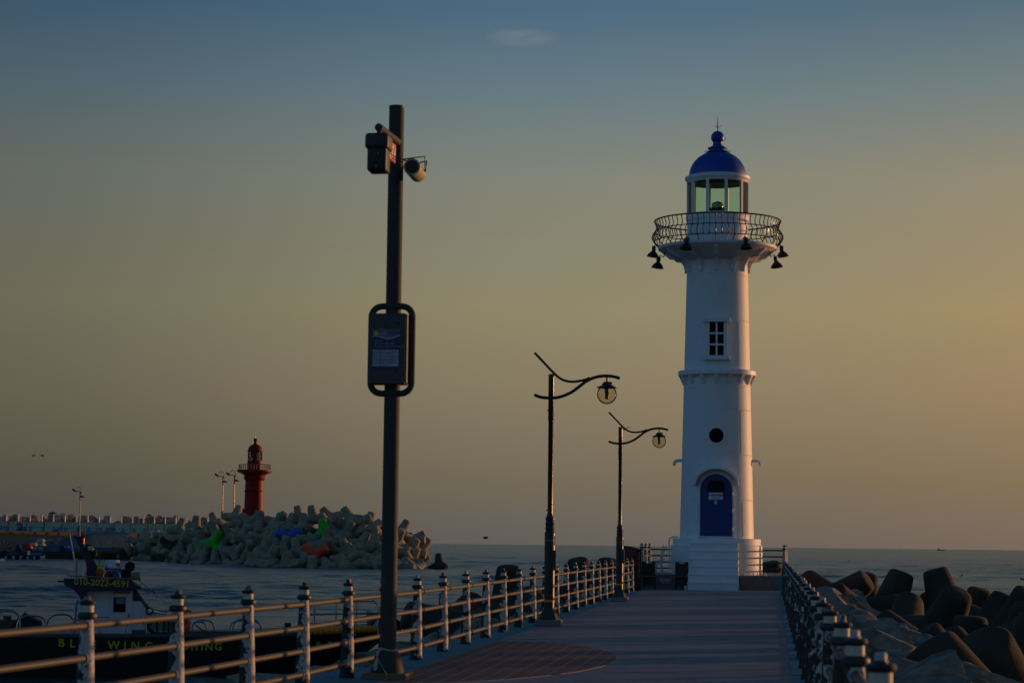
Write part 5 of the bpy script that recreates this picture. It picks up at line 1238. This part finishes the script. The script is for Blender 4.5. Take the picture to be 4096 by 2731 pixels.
    # ramp railing (white, stepped)
    c1 = lambda cx, cy, Y: at(cx / 2.352, 1700 + cy / 2.352, Y)
    P4 = [(1422, 998, 1078), (1543, 1000, 1060), (1663, 1003, 1088), (1843, 960, 1050), (1915, 960, 1040)]
    pts = [(c1(a, b, 418), c1(a, d, 418)) for a, b, d in P4]
    rr = empty('ramp_railing', pts[0][1], 0, 'white railing of a ramp climbing beside the far pile', 'railing')
    o = pts[0][1]
    for t_, b_ in pts: MB().tube([b_ - o, t_ - o], .09, 6).build('post', M['farwhite'], rr)
    for (t0, b0), (t1, b1) in zip(pts[:-1], pts[1:]):
        for f in (0, .2, .4, .6, .8): MB().tube([t0 + (b0 - t0) * f - o, t1 + (b1 - t1) * f - o], .05 if f else .07, 5).build('rail', M['farwhite'], rr)
    MB().prism([((b_ - o).x, (b_ - o).z + .15) for t_, b_ in pts] + [((pts[-1][1] - o).x, -4), (0, -4)], .3, 3).build('ramp', M['quaybrown'], rr, smooth=False)
    # tetrapods behind the wall, most in the dark colour to paint in their shade
    g2 = 'tetrapods behind the far wall'; l2 = 'grey brown tetrapod showing above the far white railing'
    hs = [(15, 2068), (38, 2062), (110, 2068), (125, 2062), (180, 2072), (205, 2066), (240, 2052), (262, 2060), (285, 2066), (337, 2076), (365, 2072), (395, 2072), (425, 2078), (455, 2082), (490, 2080), (525, 2080), (552, 2066), (585, 2072), (615, 2082), (638, 2064), (665, 2080), (690, 2076), (725, 2080), (750, 2090), (790, 2088), (815, 2082), (850, 2088), (60, 2075), (150, 2074), (320, 2078), (925, 2092), (1062, 2082), (1100, 2086)]
    for i, (sx, sy) in enumerate(hs):
        random.seed(300 + i); p = wall_at(sx, sy, 16); p.z -= 1.5; tetra(p, 2.45, None, M['tetra_dark'] if i % 3 else M['tetra'], 'tetrapod showing above the far white railing, %s along the wall from the red lighthouse' % ordinal(1 + sum(1 for h_ in hs if h_[0] > sx)), g2)
    # street lamps
    def far_lamp(sx, sbase, stop, Y, lab):
        b = at(sx, sbase, Y); t = at(sx, stop, Y).z - b.z; e = empty('far_street_lamp', b, 0, lab, 'street lamp', 'lamps on the far wall'); s = t / 9.4
        MB().lathe([(.3 * s, 0), (.3 * s, .3 * s), (.2 * s, .4 * s), (.2 * s, 2.2 * s), (.1 * s, 2.5 * s)], 10).build('base', M['farblue'], e)
        MB().lathe([(.1 * s, 2.4 * s), (.08 * s, 7.4 * s)], 8).build('pole', M['lamp_pole'], e)
        MB().lathe([(.13 * s, 7.0 * s), (.13 * s, 8.5 * s)], 8).build('collar', M['farblue'], e)
        MB().tube([(0, 0, 8.3 * s), (-.2 * s, 0, 8.6 * s), (-.7 * s, 0, 8.5 * s), (-1.2 * s, 0, 8.7 * s)], .07 * s, 5).build('arm', M['farblue'], e)
        MB().tube([(-.9 * s, 0, 8.5 * s), (-.8 * s, 0, 9.1 * s), (-.4 * s, 0, 9.4 * s), (0, 0, 9.3 * s), (.3 * s, 0, 7.9 * s)], .05 * s, 5).build('scroll', M['farblue'], e)
        MB().tube([(-1.5 * s, 0, 8.95 * s), (-.95 * s, 0, 8.65 * s)], [.14 * s, .2 * s], 8).build('lamp_head', M['farblue'], e)
        MB().tube([(0, 0, 7.7 * s), (.75 * s, 0, 7.55 * s)], [.2 * s, .1 * s], 8).build('lamp_head', M['farblue'], e)
    far_lamp(316, 2155, 1946, 424, 'far street lamp rising from the harbour wall behind the boat mast')
    far_lamp(888, 2100, 1885, 432, 'far street lamp farther from the red lighthouse of the close pair')
    far_lamp(934, 2100, 1880, 440, 'far street lamp right beside the red lighthouse')
    # teal covered heap, barrels, sacks on the quay
    aw = lambda cx, cy, dv: c2(cx, cy, dv)
    def on_quay(cx, dv): u, z = c2(cx, 720, dv); p = A + du * u + nn * dv; return Vector((p.x, p.y, WATER + z_q))
    p0 = on_quay(880, 4.5); p1 = on_quay(2400, 4.5); m = MB(); n = 24; rings = []
    Ld = (p1 - p0).length
    for i in range(n + 1):
        t = i / n; h = (3.4 * min(1, t * 2.0) ** .7 + (.9 * t)) * (1 if t < .97 else .8) + .05; rings.append([(Ld * t, 2.6, 0), (Ld * t, 2.3, h * .8), (Ld * t, .3, h), (Ld * t, -1.5, h * .85), (Ld * t, -2.3, h * .35), (Ld * t, -2.6, 0)])
    m.quad_strip(rings); o = m.build('covered_heap', M['tarpteal'], None, p0); o.rotation_euler = (0, 0, ang); tag(o, 'long dark teal tarpaulin heap on the far quay', 'tarpaulin')
    for cx, mt, lab in ((1180, 'muralnavy', 'dark navy barrel on the far quay before the teal heap'), (1255, 'blueplastic', 'bright blue barrel on the far quay, beside the navy one'), (1315, 'blueplastic', 'bright blue barrel on the far quay, behind the antenna'), (345, 'muralnavy', 'dark blue barrel on the far quay near the striped shell')):
        p = on_quay(cx, 7.4); o = MB().lathe([(.5, 0), (.56, .1), (.56, .55), (.6, .6), (.56, .65), (.56, 1.2), (.5, 1.3)], 14).build('barrel', M[mt], None, p); tag(o, lab, 'barrel', 'barrels on the far quay')
    rk = random.Random(4)
    for cx, zz, lab in ((620, 0, 'lower'), (640, .9, 'upper'), (745, 0, 'lower'), (775, .85, 'middle'), (760, 1.7, 'upper')):
        p = on_quay(cx, 6.0) + Vector((0, 0, zz + .45)); o = MB().sphere((0, 0, 0), (.95, .7, .52), 14, 8).build('white_sack', M['murallight'], None, p); o.rotation_euler = (rk.uniform(-.1, .1), rk.uniform(-.1, .1), rk.uniform(0, 3)); tag(o, 'pale bulging %s sack of the %s stack by the shell swirl on the far quay' % (lab, 'left' if False else 'low' if cx < 700 else 'high'), 'sack', 'sacks on the far quay')
    p = on_quay(540, 6.6) + Vector((0, 0, .75)); o = MB().sphere((0, 0, 0), .8, 16, 10).build('float_ball', M['redplastic'], None, p); tag(o, 'red round float on the far quay next to the pale sacks', 'float')
    # small moored skiffs
    def skiff(cx0, cx1, cyw, lab, cover):
        Y = 408; a = at(cx0 / 4.704, 2050 + cyw / 4.704, Y); b = at(cx1 / 4.704, 2050 + cyw / 4.704, Y); L_ = (b - a).length; e = empty('skiff', (a.x, Y, WATER), 0, lab, 'skiff')
        rr = []
        for i in range(11):
            t = i / 10; w = .95 * math.sqrt(max(.02, 1 - (2 * abs(t - .42) / 1.2) ** 3)); zz = 1.0 + .35 * abs(t - .4) ** 1.5
            rr.append([(L_ * t, -w, zz), (L_ * t, -w * .75, .0), (L_ * t, -w * .4, -.3), (L_ * t, w * .4, -.3), (L_ * t, w * .75, 0), (L_ * t, w, zz)])
        MB().quad_strip(rr).build('hull', M['farwhite'], e)
        MB().tube([(p[0][0], p[0][1] - .02, p[0][2] - .02) for p in rr], .13, 6).build('rub_rail', M['rubber'], e)
        if cover: MB().sphere((L_ * .62, 0, 1.05), (L_ * .33, .85, .5), 16, 8).build('blue_cover', M['blueplastic'], e); MB().box(L_ * .18, L_ * .27, -.3, .3, 1.0, 1.9).build('outboard', M['farwhite'], e)
        else: MB().sphere((L_ * .5, 0, 1.05), (L_ * .28, .7, .45), 14, 8).build('net_heap', M['green_panel'], e); MB().box(L_ * .08, L_ * .16, -.3, .3, 1.0, 2.0).build('outboard', M['rubber'], e)
        for f in (.1, .42, .75): MB().sphere((L_ * f, -1.05, .55), (.5, .25, .5), 12, 8).build('fender', M['rubber'], e)
    skiff(30, 460, 890, 'small white skiff with green nets moored at the far quay', False); skiff(450, 835, 890, 'small skiff under a blue cover moored at the far quay', True)
    p = at(4, 2247, 380); o = MB().sphere((0, 0, 0), (.9, .5, .45), 14, 8).sphere((.3, 0, .35), (.3, .25, .25), 10, 6).build('buoy', M['farwhite'], None, (p.x, 380, WATER + .1)); tag(o, 'small white mooring float on the harbour water before the far quay', 'buoy')
    # red lighthouse
    Yr = 440; c = at(1014, 2105, Yr); k = mpp(c); cz = lambda cy: at(900 + 455 / 3.92, 1700 + cy / 3.92, Yr).z - (c.z - 6)
    rl_ = empty('red_lighthouse', (c.x, Yr, c.z - 6), 0, 'red lighthouse with domed lantern and railed gallery behind the far tetrapod pile', 'lighthouse'); rd = M['redlh']; f = k / 3.92
    MB().lathe([(168 * f, 0), (155 * f, cz(1470)), (143 * f, cz(870)), (143 * f, cz(850))], 40).build('shaft', rd, rl_)
    MB().lathe([(150 * f, cz(1046)), (162 * f, cz(1042)), (162 * f, cz(1030)), (148 * f, cz(1024))], 40).build('belt', rd, rl_)
    MB().lathe([(146 * f, cz(870)), (158 * f, cz(850)), (170 * f, cz(835)), (172 * f, cz(815)), (160 * f, cz(800)), (165 * f, cz(785)), (200 * f, cz(760)), (272 * f, cz(735)), (277 * f, cz(715)), (277 * f, cz(702)), (100 * f, cz(700))], 40).build('gallery', rd, rl_)
    MB().lathe([(118 * f, cz(702)), (118 * f, cz(562)), (110 * f, cz(555))], 32).build('parapet', rd, rl_)
    zb, zt = cz(558), cz(412)
    lat = MB(); nl = 14
    for i in range(nl):
        a0 = 2 * math.pi * i / nl
        for s_ in (1, -1):
            lat.tube([(106 * f * math.cos(a0 + s_ * .45 * j / 4), 106 * f * math.sin(a0 + s_ * .45 * j / 4), zb + (zt - zb) * j / 4) for j in range(5)], .05, 4)
    lat.build('lattice', M['hedge'], rl_)
    for i in range(8):
        a = 2 * math.pi * (i + .5) / 8; MB().tube([(108 * f * math.cos(a), 108 * f * math.sin(a), zb), (108 * f * math.cos(a), 108 * f * math.sin(a), zt)], .09, 6).build('mullion', rd, rl_)
    MB().lathe([(.5, zb - .2), (.5, zb + .5), (.9, zb + .6), (.9, zb + 1.8), (.3, zb + 2.1)], 14).build('beacon', M['hedge'], rl_)
    dm = [(max(.05, 116 * f * math.cos(q)), cz(402) + (cz(296) - cz(402)) * math.sin(q)) for q in [R(90 * i / 12) for i in range(13)]]
    dome = MB().lathe([(108 * f, cz(418)), (118 * f, cz(414)), (122 * f, cz(406))] + dm, 32, caps=False).build('dome', rd, rl_)
    MB().lathe([(40 * f, cz(300)), (26 * f, cz(292)), (24 * f, cz(262)), (22 * f, cz(255))], 16).build('vent', rd, dome); MB().sphere((0, 0, cz(230)), 31 * f, 16, 10).build('ball', rd, dome); MB().tube([(0, 0, cz(205)), (0, 0, cz(155))], .05, 5).tube([(-.3, 0, cz(160)), (0, 0, cz(178)), (.3, 0, cz(160))], .03, 4).build('lightning_rod', M['lamp_pole'], dome)
    rr = 250 * f; zz0, zz1 = cz(702), cz(617)
    gl = MB().tube([(rr * math.cos(q), rr * math.sin(q), zz1) for q in [2 * math.pi * i / 40 for i in range(40)]], .05, 5, closed=True).build('gallery_railing', M['boxside'], rl_)
    MB().tube([(rr * math.cos(q), rr * math.sin(q), (zz0 + zz1) / 2) for q in [2 * math.pi * i / 40 for i in range(40)]], .03, 5, closed=True).build('hoop', M['boxside'], gl)
    pm = MB().tube([(rr, 0, zz0), (rr, 0, zz1)], .05, 5).mesh('baluster')
    for i in range(36): obj('baluster', pm, M['boxside'], gl, None, (0, 0, 2 * math.pi * i / 36))
    MB().sphere((-178 * f, -.5, cz(1440)), (.75, .8, 1.9), 14, 10).build('side_annex', rd, rl_)
    # birds
    def bird(p, s, lab, group=None, fly=True):
        m = MB(); m.sphere((0, 0, 0), (.35 * s, .12 * s, .1 * s), 8, 6)
        if fly:
            for sg in (-1, 1): m.quad_strip([[(.12 * s, 0, .02 * s), (-.12 * s, 0, .02 * s), (-.12 * s, 0, 0), (.12 * s, 0, 0)], [(.16 * s, sg * .35 * s, .2 * s), (-.02 * s, sg * .35 * s, .2 * s), (-.02 * s, sg * .35 * s, .18 * s), (.16 * s, sg * .35 * s, .18 * s)], [(.0, sg * .7 * s, .12 * s), (-.06 * s, sg * .7 * s, .12 * s), (-.06 * s, sg * .7 * s, .11 * s), (.0, sg * .7 * s, .11 * s)]])
        else: m.sphere((.28 * s, 0, .16 * s), (.1 * s, .08 * s, .1 * s), 8, 6)
        o = m.build('seabird', M['bird'], None, p); o.rotation_euler = (0, 0, random.uniform(.6, 1.4) if fly else random.uniform(0, 3)); tag(o, lab, 'bird', group)
    for sx in (134, 169): bird(at(sx, 1822, 260), .7, 'tiny dark seabird flying far out over the harbour, one of two side by side', 'two far birds')
    bird(at(1942, 2151, 300), 1.2, 'dark seabird gliding low just above the sea horizon')
    bird(at(2500, 1716, 62), .32, 'small dark bird flying just under the arm of the street lamp next to the lighthouse')
    for (sx, sy) in ((3394, 2242), (3427, 2293), (3815, 2279), (3842, 2301), (4090, 2314)):
        Y = Yw(sy + 4, sx); p = at(sx, sy, Y); p.z = WATER + .06; bird(p, 1.1 if sy > 2260 else 1.6, 'dark seabird floating on the open sea beyond the dark tetrapods', 'birds on the sea', False)
    # ships on the horizon
    for sx, w, lab in ((3764, 30, 'tiny grey ship on the horizon above the dark tetrapods'), (2660, 22, 'tiny grey ship on the horizon just beside the lighthouse drum')):
        Y = 6000; p = at(sx, 2190, Y); s = w * mpp(p)
        e = empty('ship', (p.x, Y, WATER), 0, lab, 'ship')
        MB().prism([(-s / 2, 0), (s / 2 * .9, 0), (s / 2, 2.6), (-s / 2, 2.2)], -4, 4).build('hull', M['ship'], e, smooth=False); MB().box(-s * .4, -s * .2, -3, 3, 2, 5.5).build('bridge', M['ship'], e, smooth=False); MB().tube([(s * .2, 0, 2), (s * .2, 0, 7)], .25, 5).build('mast', M['ship'], e)
build_far()
